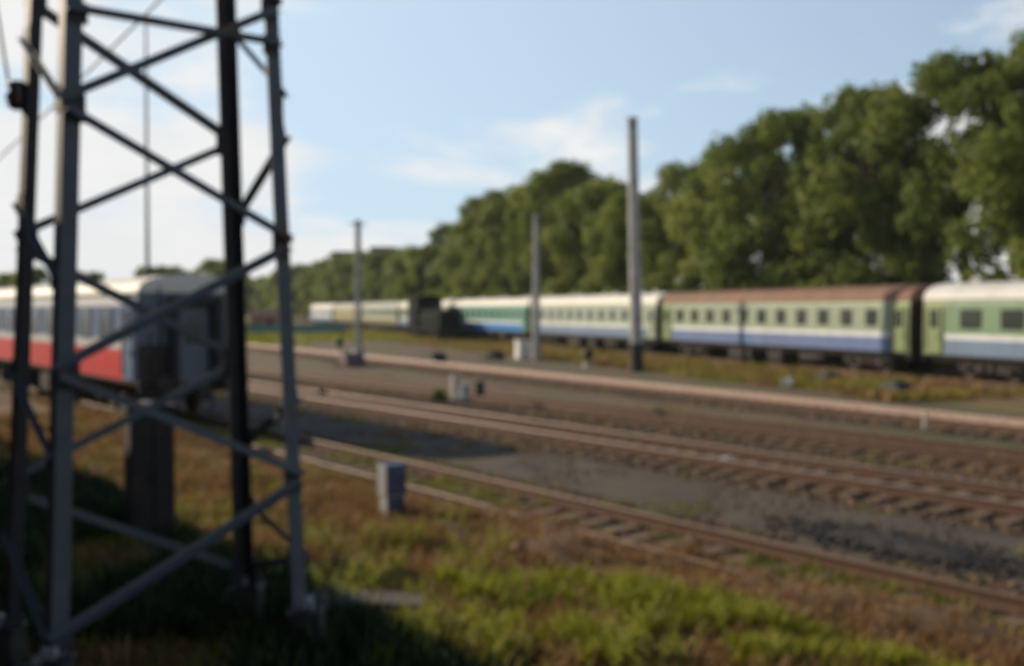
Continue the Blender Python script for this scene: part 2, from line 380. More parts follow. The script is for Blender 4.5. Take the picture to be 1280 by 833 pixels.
def track(deg, n, t0, t1, label, head, show, web=None, spacing=0.58, sink=0.0):
    """show = (ta, tb): the reach within which sleepers are single parts (at most 100)"""
    d, q = dirv(deg)
    org = d * t0 + q * n
    T = empty('railway_track', (org.x, org.y, -sink), math.atan2(d.y, d.x), label, 'railway track')
    for s in (-1, 1):
        link('rail', rail_mesh(0, t1 - t0, head, web) if s < 0 or not web else rail_mesh(0, t1 - t0, M['railhead_rust']), T, (0, s * 0.76, 0.092))
    cnt = 0; rest = MB(); x = 0.2; rr = random.Random(int(n * 10))
    while x < t1 - t0 - 0.2:
        t = t0 + x
        if show and show[0] <= t <= show[1] and cnt < 100:
            link('sleeper', rr.choice(sl_meshes), T, (x, rr.uniform(-.05, .05), rr.uniform(-.012, .006)), (0, rr.uniform(-.012, .012), rr.uniform(-.03, .03))); cnt += 1
        else: sleeper_geo(rest, x, rr.uniform(-.05, .05), rr.uniform(-.012, .006))
        x += spacing + rr.uniform(-.03, .03)
    o = rest.build('sleepers', [M['sleeper'], M['rust']], T); o['kind'] = 'stuff'
    return T

strip('ballast', A1, -8, 170, 8.6, 12.1, 0.016, M['ballast'], 0.16)
strip('ballast', A1, -4, 220, 14.9, 19.0, 0.020, M['ballast'], 0.12)
strip('ballast', A1, 0, 260, 19.2, 24.2, 0.024, M['ballast'], 0.12)
strip('ballast', A4, 5, 300, 23.6, 27.6, 0.030, M['ballast'], 0.12)
track(A1, 10.2, -8, 130, 'rusty railway track nearest to the lattice tower, leading under the red and white coach', M['railhead_rust'], (3, 61), sink=0.03)
track(A1, 16.85, -2, 200, 'railway track just beyond the grey dirt path, its far rail worn bright', M['railhead'], (6, 64))
track(A1, 21.7, 2, 240, 'railway track with pale sleeper ends between the two tracks with bright rails', M['railhead_rust'], (9, 67))
track(A4, 25.7, 8, 260, 'railway track with long bright rail along the edge of the grassy verge', M['railhead_sunlit'], (15, 73), web=M['web_sunlit'])
track(A5, 29.9, 20, 300, 'rusty siding track sunk in grass, under the dark shunting locomotive', M['railhead_rust'], None, sink=0.16)
track(A5, 34.8, 15, 420, 'railway track carrying the long green and blue train', M['railhead_rust'], None)
b = MB()                                                   # low near-black heap on the path
c = along(A1, 8.3, 12.95); vs = [(0, 0, 0.07)]; nn_ = 40
for ring, (rr_, zz) in enumerate(((0.45, 0.085), (0.8, 0.04), (1.05, 0.0))):
    for k in range(nn_):
        a = 2 * math.pi * k / nn_; w = 1 + 0.6 * mnoise.noise(Vector((math.cos(a) * 1.9, math.sin(a) * 1.9, 5 + ring * .2))) + .25 * mnoise.noise(Vector((math.cos(a) * 6, math.sin(a) * 6, 9)))
        vs.append((1.15 * rr_ * w * math.cos(a), 0.5 * rr_ * w * math.sin(a), zz * (1.2 + 1.5 * mnoise.noise(Vector((math.cos(a) * 3, math.sin(a) * 3, ring)))) if zz else 0.0))
fs = [(0, 1 + k, 1 + (k + 1) % nn_) for k in range(nn_)]
for ring in range(2):
    o0 = 1 + ring * nn_
    fs += [(o0 + k, o0 + nn_ + k, o0 + nn_ + (k + 1) % nn_, o0 + (k + 1) % nn_) for k in range(nn_)]
b.add(vs, fs, 0, True)
o = b.build('dark_heap', M['heap_dark'], None, (c.x, c.y, 0.006), (0, 0, math.atan2(0.8, -0.6)))
tag(o, 'low black heap lying on the dirt path beside the nearest track', 'coal heap')  # a low near-black mound, not certain to be coal

# ------------------------------------------------------------------ coaches
cache = {}
def rrect(w, h, r, n=3):
    pts = []
    for cx, cy, a0 in ((w / 2 - r, h / 2 - r, 0), (-w / 2 + r, h / 2 - r, 90), (-w / 2 + r, -h / 2 + r, 180), (w / 2 - r, -h / 2 + r, 270)):
        for k in range(n + 1):
            a = R(a0 + 90 * k / n); pts.append((cx + r * math.cos(a), cy + r * math.sin(a)))
    return pts
def window_meshes(w, h, r, bar, gm, fm='rubber'):
    """window frame (proud of the side, facing -y) and its glass"""
    key = ('win', w, h, r, bar, gm, fm)
    if key in cache: return cache[key]
    o_, i_ = rrect(w, h, r), rrect(w - 0.09, h - 0.09, max(r - 0.045, 0.02))
    n = len(o_); b = MB()
    for k in range(n):
        k2 = (k + 1) % n
        a0, a1, i0, i1 = o_[k], o_[k2], i_[k], i_[k2]
        b.add([(a0[0], -.022, a0[1]), (a1[0], -.022, a1[1]), (i1[0], -.022, i1[1]), (i0[0], -.022, i0[1])], [(0, 1, 2, 3)])
        b.add([(a0[0], 0.01, a0[1]), (a1[0], 0.01, a1[1]), (a1[0], -.022, a1[1]), (a0[0], -.022, a0[1])], [(0, 1, 2, 3)])
        b.add([(i0[0], -.022, i0[1]), (i1[0], -.022, i1[1]), (i1[0], -.004, i1[1]), (i0[0], -.004, i0[1])], [(0, 1, 2, 3)])
    if bar: b.box((0, -.014, h * 0.5 - h * bar), (w - 0.08, 0.02, 0.035))
    g = MB(); g.prism(i_, -.004, 0.006, 'y')
    cache[key] = (b.mesh('window', M[fm]), g.mesh('pane', M[gm]))
    return cache[key]

def bogie(parent, x):
    if 'bogie' not in cache:
        b = MB()
        for s in (-1, 1):
            b.prism([(-1.75, .62), (-1.35, .8), (1.35, .8), (1.75, .62), (1.75, .48), (1.3, .5), (.7, .38), (-.7, .38), (-1.3, .5), (-1.75, .48)], s * 1.06 - .08, s * 1.06 + .08, 'y')
            for q in (-1.2, 1.2):
                b.box((q, s * 1.16, .48), (.34, .2, .32)); b.tube([(q, s * 1.2, .48), (q, s * 1.3, .48)], .12, 12)
                for w in (-.3, .3): b.tube([(q + w, s * 1.12, .5), (q + w, s * 1.12, .78)], .085, 10)
            b.tube([(-.25, s * 1.14, .42), (-.25, s * 1.14, .8)], .12, 10); b.tube([(.25, s * 1.14, .42), (.25, s * 1.14, .8)], .12, 10)
        b.box((0, 0, .72), (.5, 2.3, .2))
        for q in (-1.2, 1.2): b.tube([(q, -1.1, .475), (q, 1.1, .475)], .075, 10)
        w = MB()
        for s in (1,):
            w.tube([(0, s * .70, 0), (0, s * .725, 0), (0, s * .73, 0), (0, s * .86, 0), (0, s * .862, 0)], [.505, .505, .475, .47, .40], 28)
            w.tube([(0, s * .862, 0), (0, s * .9, 0)], [.14, .12], 14)
        cache['bogie'] = b.mesh('bogie', M['under']); cache['wheel'] = w.mesh('wheel', M['wheel'])
    o = link('bogie', cache['bogie'], parent, (x, 0, RAIL_Z))
    for q in (-1.2, 1.2):
        for a in (0, math.pi): link('wheel', cache['wheel'], o, (q, 0, .475), (0, 0, a))
    return o

def make_coach(deg, n, tc, label, group, side, low, stripe, roofm, endm, doorm, wins, Lb=23.6, gm='glass', band=None, plate=None, vents=8, ribs=True, fm='rubber', roof_h=.72, belt=(2.06, 2.26)):
    """coach with local x towards the camera along its track and local -y its near side.  wins = list of (x, w, h, zc)"""
    d, q = dirv(deg); c = d * tc + q * n
    root = empty('passenger_coach', (c.x, c.y, 0), math.atan2(-d.y, -d.x), label, 'coach', group)
    hl = Lb / 2
    zs = [1.28, 1.36, belt[0], belt[1]] + ([band[0], band[1]] if band else []) + [3.55, 3.78]
    def yat(z): return 1.535 - max(0, (z - 3.0)) ** 2 * 0.10 - max(0, 1.9 - z) ** 2 * 0.09
    xs = [-hl, -hl + 1.3, hl - 1.3, hl]
    mats = [M[side], M[low], M[stripe], M['under'], M[doorm], M[endm]] + ([M[band[2]]] if band else [])
    bd = MB()
    for s in (-1, 1):
        for i in range(3):
            for j in range(len(zs) - 1):
                z0, z1 = zs[j], zs[j + 1]; zm = (z0 + z1) / 2
                if zm < 1.36: mi = 3
                elif i != 1: mi = 4
                elif zm < belt[0]: mi = 1
                elif zm < belt[1]: mi = 2
                elif band and band[0] < zm < band[1]: mi = 6
                else: mi = 0
                bd.add([(xs[i], s * yat(z0), z0), (xs[i + 1], s * yat(z0), z0), (xs[i + 1], s * yat(z1), z1), (xs[i], s * yat(z1), z1)], [(0, 1, 2, 3)], mi)
        if ribs:
            for k in range(5):
                z = 1.5 + k * (belt[0] - 1.6) / 4
                bd.box((0, s * (yat(z) + .006), z), (Lb - 2.7, .016, .035), 1)
        bd.box((0, s * (yat(2.3) + .004), belt[0]), (Lb - 2.7, .012, .03), 2)
    def arc(yr=1.5, zr=roof_h, zb=3.78, k=14):
        return [(yr * -math.cos(math.pi * i / k) , zb + zr * math.sin(math.pi * i / k) ** .8) for i in range(k + 1)]
    A = arc(yat(3.78))
    endprof = [(-yat(z), z) for z in zs] + A[1:-1] + [(yat(z), z) for z in reversed(zs)]
    for x in (-hl, hl): bd.add([(x, y, z) for y, z in endprof], [tuple(range(len(endprof)))], 5)
    bd.box((0, 0, 1.27), (Lb - .1, 2.7, .06), 3)
    body = bd.build('body', mats, root)
    rf = MB(); A2 = arc(yat(3.78) + .03, roof_h + .02, 3.78); k = 12
    for i in range(k):
        x0 = -hl - .02 + (Lb + .04) * i / k; x1 = -hl - .02 + (Lb + .04) * (i + 1) / k
        vs = [(x0, y, z) for y, z in A2] + [(x1, y, z) for y, z in A2]; m_ = len(A2)
        rf.add(vs, [(j, j + 1, j + 1 + m_, j + m_) for j in range(m_ - 1)], 0, True)
        if i:                                              # raised seams across the roof
            A3 = [(y * 1.004, z + .012) for y, z in A2]
            vs = [(x0 - .03, y, z) for y, z in A3] + [(x0 + .03, y, z) for y, z in A3]
            rf.add(vs, [(j, j + 1, j + 1 + m_, j + m_) for j in range(m_ - 1)], 0, True)
    for x in (-hl - .02, hl + .02): rf.add([(x, y, z) for y, z in A2], [tuple(range(len(A2)))], 0)
    for s in (-1, 1): rf.box((0, s * (yat(3.78) + .035), 3.775), (Lb + .04, .06, .05), 0)
    roof = rf.build('roof', M[roofm], root)
    if vents:
        if 'vent' not in cache:
            v = MB(); v.box((0, 0, .05), (.5, .34, .1)); v.prism([(-.3, .1), (.3, .1), (.18, .24), (-.18, .24)], -.2, .2, 'y'); cache['vent'] = v.mesh('roof_vent', M['roof_grey'])
        for i in range(vents):
            x = -hl + 2 + (Lb - 4) * i / max(1, vents - 1)
            o = link('roof_vent', cache['vent'], roof, (x, (-.35, .3)[i % 2], 4.47))
    for (x, w, h, zc) in wins:
        f, g = window_meshes(w, h, .1, .28 if w > .6 else 0, gm, fm)
        o = link('window', f, root, (x, -yat(zc) - .002, zc)); link('pane', g, o)
    # doors: near side, one at each end
    key = ('door', doorm)
    if key not in cache:
        dd = MB(); dd.prism(rrect(.82, 2.1, .06), -.018, .02, 'y')
        for xx in (-.5, .5): dd.box((xx, -.03, 0), (.035, .035, 1.9), 1)
        fr = MB(); fr.box((0, -.03, -.05), (.05, .05, .16))
        cache[key] = (dd.mesh('door', [M[doorm], M['steel_dark']]), fr.mesh('handle', M['steel_dark']))
    f, g = window_meshes(.46, .8, .06, 0, gm)
    for x in (-hl + .68, hl - .68):
        o = link('door', cache[key][0], root, (x, -yat(2.4) - .004, 2.44)); link('handle', cache[key][1], o, (.3, 0, -.25))
        link('window', f, o, (0, -.02, .48)); link('pane', g, o, (0, -.02, .48))
    if plate: 
        p = MB(); p.box((0, 0, 0), (.9, .02, .42)); p.build('name_plate', M['yellow'], root, (plate, -yat(2.9) - .012, 2.95))
    for x in (-8.4, 8.4): bogie(root, x)
    u = MB(); rr = random.Random(int(tc * 7) + 3)
    u.box((0, 0, 1.16), (Lb - .2, .5, .18))
    for s in (-1, 1): u.box((0, s * 1.2, 1.16), (Lb - .4, .12, .2))
    u.build('underframe', M['under'], root)
    if 'ubox' not in cache:
        for nm, ln in (('ubox', 2.4), ('ubox2', 1.3)):
            v = MB(); v.box((0, 0, 0), (ln, .7, .62))
            for i in range(3): v.box((-ln / 3 + ln / 3 * i, -.36, 0), (ln / 3 - .08, .03, .5))
            cache[nm] = v.mesh('battery_box', M['under'])
        v = MB(); v.tube([(-1.1, 0, 0), (-1.0, 0, 0), (1.0, 0, 0), (1.1, 0, 0)], [.2, .3, .3, .2], 16); cache['utank'] = v.mesh('air_tank', M['under'])
    link('battery_box', cache['ubox'], root, (-2.5, -1.05, .8)); link('battery_box', cache['ubox2'], root, (1.0, -1.05, .8)); link('air_tank', cache['utank'], root, (4, -.9, .85))
    link('battery_box', cache['ubox'], root, (2.2, 1.05, .8))
    # ends: bellows, end door, buffers, coupler, lamps, grab rails
    if 'gang' not in cache:
        g = MB()
        for i in range(4):
            x = .03 + i * .085; w = .52 + (.05 if i % 2 else 0)
            g.span((x, -w - .12, 1.3), (x + .08, -w + .06, 3.55)); g.span((x, w - .06, 1.3), (x + .08, w + .12, 3.55)); g.span((x, -w - .12, 3.44), (x + .08, w + .12, 3.68)); 
        cache['gang'] = g.mesh('gangway', M['rubber'])
        g = MB(); g.span((0, -.46, 1.32), (.05, .46, 3.4)); cache['edoor'] = g.mesh('end_door', M['end_shade_grey'])
        g = MB(); g.prism(rrect(.5, .75, .06), .05, .058, 'x'); cache['epane'] = g.mesh('pane', M['glass'])
        g = MB(); g.tube([(0, 0, 0), (.45, 0, 0), (.46, 0, 0), (.5, 0, 0)], [.1, .1, .23, .2], 18); cache['buffer'] = g.mesh('buffer', M['under'])
        g = MB(); g.box((.3, 0, 0), (.6, .22, .26)); g.box((.68, .06, 0), (.25, .34, .34)); g.box((.85, -.12, 0), (.14, .12, .3)); cache['coupler'] = g.mesh('coupler', M['under'])
        g = MB(); g.box((.03, 0, 0), (.06, .16, .2)); g.tube([(.06, 0, 0), (.085, 0, 0)], .06, 12, 1); cache['tail'] = g.mesh('tail_lamp', [M['under'], M['lens_red']])
        g = MB()
        for s in (-1, 1):
            g.tube([(.005, s * 1.2, 1.5), (.07, s * 1.2, 1.5), (.07, s * 1.2, 2.7), (.005, s * 1.2, 2.7)], .016, 6)
            g.tube([(.005, s * .92, 1.3), (.07, s * .92, 1.35), (.07, s * .92, 3.9), (.005, s * .92, 3.95)], .018, 6)
        for i in range(8): g.tube([(.07, .92, 1.6 + .3 * i), (.07, 1.2, 1.6 + .3 * i)], .012, 6) if i < 4 else None
        cache['rails'] = g.mesh('grab_rail', M['steel_dark'])
    if 'apron' not in cache:
        g = MB()
        for sy in (-1, 1): g.span((0, sy * .62, 1.3), (.03, sy * 1.5, 2.35))
        g.span((0, -1.5, 1.02), (.05, 1.5, 1.3)); g.tube([(.05, -.5, 1.05), (.2, -.5, .7), (.22, -.45, .5)], .03, 6); g.tube([(.05, .5, 1.05), (.2, .5, .7), (.22, .45, .5)], .03, 6)
        cache['apron'] = g.mesh('end_apron', M['under'])
    for s, rot in ((1, 0), (-1, math.pi)):
        X = s * hl
        link('end_apron', cache['apron'], root, (X, 0, 0), (0, 0, rot))
        link('gangway', cache['gang'], root, (X, 0, 0), (0, 0, rot))
        o = link('end_door', cache['edoor'], root, (X, 0, 0), (0, 0, rot)); link('pane', cache['epane'], o, (0, 0, 2.75))
        for y in (-.95, .95): link('buffer', cache['buffer'], root, (X, y, 1.31), (0, 0, rot))
        link('coupler', cache['coupler'], root, (X, 0, 1.12), (0, 0, rot))
        for y in (-1.15, 1.15): link('tail_lamp', cache['tail'], root, (X, y, 3.2), (0, 0, rot))
        link('grab_rail', cache['rails'], root, (X, 0, 0), (0, 0, rot))
    return root

HL = 11.8
GT = 'coaches coupled in the long train'
def even(n, x0, x1, w, h, zc): return [(x0 + (x1 - x0) * i / (n - 1), w, h, zc) for i in range(n)]
# distance along the far track of the coach ends, counted from the gap between the first two
T0 = 37.95
P = 24.5
def tcen(i): return T0 + 0.45 + HL + P * (i - 1)          # i = 0 for the coach nearest to the camera
make_coach(A5, 34.8, tcen(0), 'green coach with white roof, standing nearest at the right end of the long train', GT,
           'green', 'slateblue', 'white', 'roof_white', 'end_gap_shade', 'doorgreen', even(8, 6.6, -9.0, 1.15, .82, 2.92), plate=9.3, vents=9, gm='glass_green')
make_coach(A5, 34.8, tcen(1), 'sage green coach with rust brown roof, faded blue lower side and small windows', GT,
           'sage', 'periwinkle', 'white', 'roof_rust', 'end_gap_shade', 'doorgreen', even(11, 9.2, -9.4, .8, .8, 2.95), vents=0, gm='glass_green')
make_coach(A5, 34.8, tcen(2), 'pale cream green coach with white roof, coupled beyond the rust roofed coach', GT,
           'creamgreen', 'slateblue', 'white', 'roof_cream', 'end_gap_shade', 'creamgreen', even(10, 9, -9, .95, .85, 2.95), vents=7, gm='glass_pale', fm='sage')
make_coach(A5, 34.8, tcen(3), 'sea green coach with bright blue lower side, next to the dark locomotive', GT,
           'seagreen', 'skyblue', 'white', 'roof_cream', 'end_gap_shade', 'seagreen', even(10, 9, -9, 1.0, .85, 2.95), vents=7, gm='glass_pale', fm='green')
make_coach(A5, 34.8, tcen(4), 'pale cream coach with dull violet lower side, behind the dark locomotive', GT,
           'creamgreen', 'periwinkle', 'white', 'roof_cream', 'end_gap_shade', 'creamgreen', even(10, 9, -9, 1.0, .85, 2.95), vents=7)
make_coach(A5, 34.8, tcen(5), 'weathered cream coach seen behind the slender lattice mast', GT,
           'creamgreen', 'olive', 'cream', 'roof_grey', 'end_gap_shade', 'creamgreen', even(10, 9, -9, 1.0, .85, 2.95), vents=0)
make_coach(A5, 34.8, tcen(6), 'olive brown coach far down the long train, second from its distant end', GT,
           'yellow', 'olive', 'olive', 'roof_grey', 'end_gap_shade', 'olive', even(10, 9, -9, 1.0, .85, 2.95), vents=0)
make_coach(A5, 34.8, tcen(7), 'white and blue coach at the distant end of the long train', GT,
           'white', 'navy', 'white', 'roof_cream', 'end_gap_shade', 'white', even(10, 9, -9, 1.0, .85, 2.95), vents=0)
# the coach on the nearest track, its shaded end towards the tower
K = Vector((-10.02, 27.9, 0)); d1, q1 = dirv(A1)
nc = 10.2; te = K.dot(d1)
make_coach(A1, nc, te + HL, 'red, white and blue coach with its shade grey end seen through the lattice tower', None,
           'white', 'red', 'white', 'roof_cream', 'end_shade_grey', 'navy', even(9, 9.0, -8.6, 1.35, .95, 2.93), gm='glass_pale', band=(2.48, 3.42, 'navy'), vents=0, belt=(2.22, 2.44), roof_h=.5, fm='navy')
make_coach(A1, nc, te + HL + P, 'red, white and blue coach coupled behind another and cut off by the picture edge', None,
           'white', 'red', 'white', 'roof_cream', 'end_shade_grey', 'navy', even(9, 9.0, -8.6, 1.35, .95, 2.93), gm='glass_pale', band=(2.48, 3.42, 'navy'), vents=0, belt=(2.22, 2.44), roof_h=.5, fm='navy')

# ------------------------------------------------------------------ dark shunting locomotive
c = along(A5, 109.2, 30.6)
lo = empty('shunting_locomotive', (c.x, c.y, -.16), math.atan2(-dirv(A5)[0].y, -dirv(A5)[0].x), 'dark green shunting locomotive with tall cab and lower hood, standing on the grassy siding', 'locomotive'); lo.scale = (1, 1, 1.1)
b = MB(); b.span((-6, -1.5, 1.1), (7, 1.5, 1.42)); b.span((-6.1, -1.45, .85), (-5.9, 1.45, 1.5)); b.span((6.9, -1.45, .85), (7.1, 1.45, 1.5)); b.build('underframe', M['locoblack'], lo)
b = MB()
b.span((-5.2, -1.5, 1.42), (-1.6, 1.5, 4.25)); b.build('cab', M['locogreen'], lo, bevel=.06)
b = MB(); b.prism([(-1.6, 4.2), (1.6, 4.2), (1.2, 4.52), (.5, 4.66), (-.5, 4.66), (-1.2, 4.52)], -5.45, -1.35, 'x'); b.build('cab_roof', M['locoblack'], lo)
b = MB(); b.prism([(-1.12, 1.42), (1.12, 1.42), (1.12, 2.95), (.8, 3.2), (-.8, 3.2), (-1.12, 2.95)], -1.58, 6.6, 'x')
for i in range(7):
    for s in (-1, 1): b.box((-.6 + i, s * 1.13, 2.2), (.8, .03, 1.2))
for i in range(8): b.box((6.62, 0, 1.7 + .15 * i), (.03, 1.6, .07))
hd = b.build('hood', M['locogreen'], lo)
b = MB(); b.tube([(1.5, 0, 3.15), (1.5, 0, 3.7)], [.2, .17], 12); b.build('exhaust_stack', M['locoblack'], hd)
b = MB()
for y in (-.8, .8): b.tube([(6.6, y, 2.85), (6.72, y, 2.85)], .14, 14)
b.build('headlamp', M['steel_dark'], hd)
for s in (-1, 1):
    for x in (-4.3, -2.6): 
        b = MB(); b.box((x, s * 1.51, 3.35), (1.0, .03, .85)); b.build('window', M['glass'], lo)
    b = MB(); b.box((-1.58, s * 1.27, 3.55), (.03, .28, .7)); b.build('window', M['glass'], lo)
b = MB()
for s in (-1, 1):
    pts = [(-1.5, s * 1.45, 1.45), (-1.5, s * 1.45, 2.35), (6.9, s * 1.45, 2.35), (6.9, s * 1.45, 1.45)]
    b.tube(pts, .022, 6)
    for i in range(5): b.tube([(.2 + 1.4 * i, s * 1.45, 1.42), (.2 + 1.4 * i, s * 1.45, 2.35)], .018, 6)
b.build('handrail', M['steel_dark'], lo)
for x in (-3.6, 4.4): bogie(lo, x)
for y in (-.95, .95): link('buffer', cache['buffer'], lo, (7.1, y, 1.3))
link('coupler', cache['coupler'], lo, (7.0, 0, 1.12))

# ------------------------------------------------------------------ lattice tower
legs0 = {'A': (-3.575, 8.0), 'B': (-1.855, 9.36), 'C': (-2.60, 10.17), 'D': (-4.35, 8.84)}
cx = sum(p[0] for p in legs0.values()) / 4; cy = sum(p[1] for p in legs0.values()) / 4
TZ0, TZ1 = 0.6, 11.5
def leg_at(k, z):
    t = 1 - (z - TZ0) / 30.0
    p = legs0[k]; return Vector((cx + (p[0] - cx) * t, cy + (p[1] - cy) * t, z))
tw = empty('lattice_tower', (cx, cy, 0), 0, 'grey steel lattice tower with four angle iron legs and zigzag bracing, in front', 'tower')
off = Vector((cx, cy, 0))
nb = {'A': ('B', 'D'), 'B': ('A', 'C'), 'C': ('D', 'B'), 'D': ('C', 'A')}
for k in 'ABCD':
    p0, p1 = leg_at(k, TZ0) - off, leg_at(k, TZ1) - off
    a = leg_at(nb[k][0], 1) - leg_at(k, 1); b_ = leg_at(nb[k][1], 1) - leg_at(k, 1)
    b = MB(); b.angle(p0, p1, a, b_, .135, .014)
    lg = b.build('leg', M['steel_grey'] if k in 'AB' else M['steel_dark'], tw)  # legs C and D darkened in colour to read as shaded
    b = MB(); q = p0
    b.box((q.x, q.y, TZ0 - .02), (.3, .3, .03))
    for sx in (-1, 1):
        for sy in (-1, 1): b.tube([(q.x + sx * .11, q.y + sy * .11, TZ0), (q.x + sx * .11, q.y + sy * .11, TZ0 + .06)], .018, 8)
    b.build('base_plate', M['steel_dark'], lg); b = MB(); b.box((q.x, q.y, TZ0 + .05), (.1, .1, .09)); b.build('shoe', M['box_grey'], lg)
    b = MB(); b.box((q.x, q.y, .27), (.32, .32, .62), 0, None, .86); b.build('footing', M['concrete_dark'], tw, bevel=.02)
def brace(k0, z0, k1, z1, w=.074, ofs=.0):
    p0, p1 = leg_at(k0, z0) - off, leg_at(k1, z1) - off
    f = (p1 - p0); f.z = 0; f.normalize()
    ctr = Vector((0, 0, 0)) - (p0 + p1) / 2; ctr.z = 0
    nrm = Vector((-f.y, f.x, 0)); nrm = nrm if nrm.dot(ctr) < 0 else -nrm     # outward
    e = nrm * .012
    b = MB(); up = Vector((0, 0, 1))
    b.angle(p0 + e, p1 + e, up, -nrm if ofs else nrm, w, .009)
    o = b.build('brace', M['steel_grey'], tw)
    for p, s in ((p0, 1), (p1, -1)):
        g = MB()
        c_ = p + f * s * .09 + nrm * .008
        ax = Matrix((f, nrm, up)).transposed()
        g.box(c_, (.16, .010, .17), 0, ax)
        g.build('gusset_plate', M['steel_dark'], o)
for i in range(5):
    brace('A', .72 + 2.1 * i, 'B', 1.74 + 2.1 * i); brace('B', 1.80 + 2.1 * i, 'A', 2.76 + 2.1 * i) if i < 4 or True else None
    brace('C', .70 + 2.1 * i, 'D', 1.72 + 2.1 * i); brace('D', 1.80 + 2.1 * i, 'C', 2.76 + 2.1 * i)
for z in (.75, 2.15, 3.55, 4.95, 6.35, 7.75, 9.15):
    brace('A', z, 'D', z + .65, .045)
for z0, z1 in ((.72, 1.05), (5.9, 5.2), (8.0, 7.3)): brace('C', z0 + .02, 'B', z1, .055)
brace('C', 1.40, 'B', 1.05, .055); brace('C', 1.97, 'B', 2.5, .06); brace('C', 4.2, 'B', 4.85, .06); brace('C', 6.6, 'B', 7.2, .06)
brace('A', 5.64, 'B', 5.64, .07)
for a, b_ in (('A', 'B'), ('C', 'D'), ('A', 'D'), ('C', 'B')): brace(a, 9.9, b_, 9.9, .06)
b = MB(); b.box((0, 0, 11.52), (1.9, .12, .12), 0, Matrix.Rotation(R(39), 3, 'Z')); b.box((-.9, -.4, 8.6), (.1, .1, .1)); b.build('cross_arm', M['steel_grey'], tw)
q = leg_at('D', 5.1) - off
b = MB(); b.box((q.x - .05, q.y - .02, q.z), (.14, .05, .05)); b.tube([(q.x - .03, q.y - .02, q.z - .1)] + [(q.x - .03, q.y - .02, q.z - .1 + .04 * i) for i in range(1, 7)], [.05, .09, .06, .095, .06, .09, .05], 12)
b.build('insulator', M['ceramic'], tw)
ins = q + off + Vector((-.1, -.02, .1))

# wires
def wire(name, pts, r, label, group=None):
    b = MB(); b.tube(pts, r, 6); o = b.build(name, M['wire']); return tag(o, label, 'wire', group)
def sag(p, q, s, n=16):
    p, q = Vector(p), Vector(q)
    return [p.lerp(q, i / n) - Vector((0, 0, s * 4 * (i / n) * (1 - i / n))) for i in range(n + 1)]
wire('overhead_wire', sag((6.0, -.3, 9.3), (-16.6, 30, 6.0), .25), .02, 'overhead wire slanting across the sky behind the top of the lattice tower')
wire('overhead_wire', sag(ins, (-5.3, 9.4, 10.4), .0, 2), .012, 'thin wire rising from the insulator on the lattice tower leg')

# ------------------------------------------------------------------ poles and masts
def concrete_mast(x, y, h, r0, r1, label, base_h, arm=True, lean=0.0):
    o = empty('concrete_mast', (x, y, 0), 0, label, 'mast'); o.rotation_euler = (0, lean, 0)
    b = MB(); b.tube([(0, 0, -.1)] + [(0, 0, h * i / 8) for i in range(1, 9)], [r0 + (r1 - r0) * i / 8 for i in range(9)], 20); b.build('shaft', M['concrete'], o)
    if base_h:
        b = MB(); b.tube([(0, 0, -.1), (0, 0, base_h)], [r0 + .03, r0 + .012], 20); b.build('tarred_base', M['tar'], o)
    b = MB(); b.tube([(0, 0, h), (0, 0, h + .06)], r1 + .05, 16)
    if arm: b.box((0, 0, h - .45), (.16, .9, .1)); b.tube([(0, -.4, h - .4), (0, -.4, h - .15)], .05, 8); b.tube([(0, .4, h - .4), (0, .4, h - .15)], .05, 8)
    b.build('cap', M['steel_dark'], o)
    return o
concrete_mast(6.72, 55.8, 13.5, .345, .27, 'tall round grey concrete mast with black base, in front of the white roofed coach', 1.55, True, -.022)
concrete_mast(1.58, 68.0, 9.6, .27, .16, 'slimmer weathered concrete pole standing beside a white box in the grass', 0, True)
concrete_mast(6.0, -.3, 9.5, .22, .16, 'concrete mast standing beside the added shade wall behind the viewpoint', 0.8, False)
concrete_mast(-16.6, 30.0, 6.4, .2, .15, 'short concrete mast beyond the left picture edge holding the overhead wire', 0.8, False)

def lattice_mast(x, y, h, w, label):
    o = empty('lattice_mast', (x, y, 0), R(25), label, 'mast')
    b = MB()
    for sx in (-1, 1):
        for sy in (-1, 1): b.angle((sx * w, sy * w, 0), (sx * w * .6, sy * w * .6, h), (-sx, 0, 0), (0, -sy, 0), .09, .012)
    b.build('upright', M['mast_hazy'], o)
    b = MB(); k = int(h / .6)
    for i in range(k):
        z0, z1 = h * i / k, h * (i + 1) / k
        w0 = w * (1 - .4 * i / k); w1 = w * (1 - .4 * (i + 1) / k); s = 1 if i % 2 else -1
        for a in (-1, 1):
            b.tube([(s * w0, a * w0, z0), (-s * w1, a * w1, z1)], .022, 5); b.tube([(a * w0, s * w0, z0), (a * w1, -s * w1, z1)], .022, 5)
    b.build('lacing', M['mast_hazy'], o)
    b = MB(); b.span((-w * .75, -w * .75, h - 2.2), (w * .75, w * .75, h)); b.box((0, 0, h - .3), (1.3, .12, .1)); b.build('head_frame', M['mast_hazy'], o)
    b = MB(); b.box((0, 0, .2), (w * 3, w * 3, .5)); b.build('footing', M['concrete'], o)
    return o
lattice_mast(-11.1, 75.0, 9.8, .24, 'slender grey lattice mast with boxy head standing left of the dark locomotive')
o = empty('lighting_mast', (-15.4, 44.0, 0), 0, 'very thin tall steel mast rising behind the end of the red and white coach', 'mast')
b = MB(); b.tube([(0, 0, 0), (0, 0, 8), (0, 0, 15.5)], [.11, .07, .045], 10); b.build('shaft', M['wire'], o)
b = MB(); b.box((0, 0, 15.5), (.5, .2, .12)); b.build('lamp_head', M['box_grey'], o)
b = MB(); b.tube([(0, 0, 0), (0, 0, .6)], .16, 12); b.build('base_sleeve', M['steel_dark'], o)
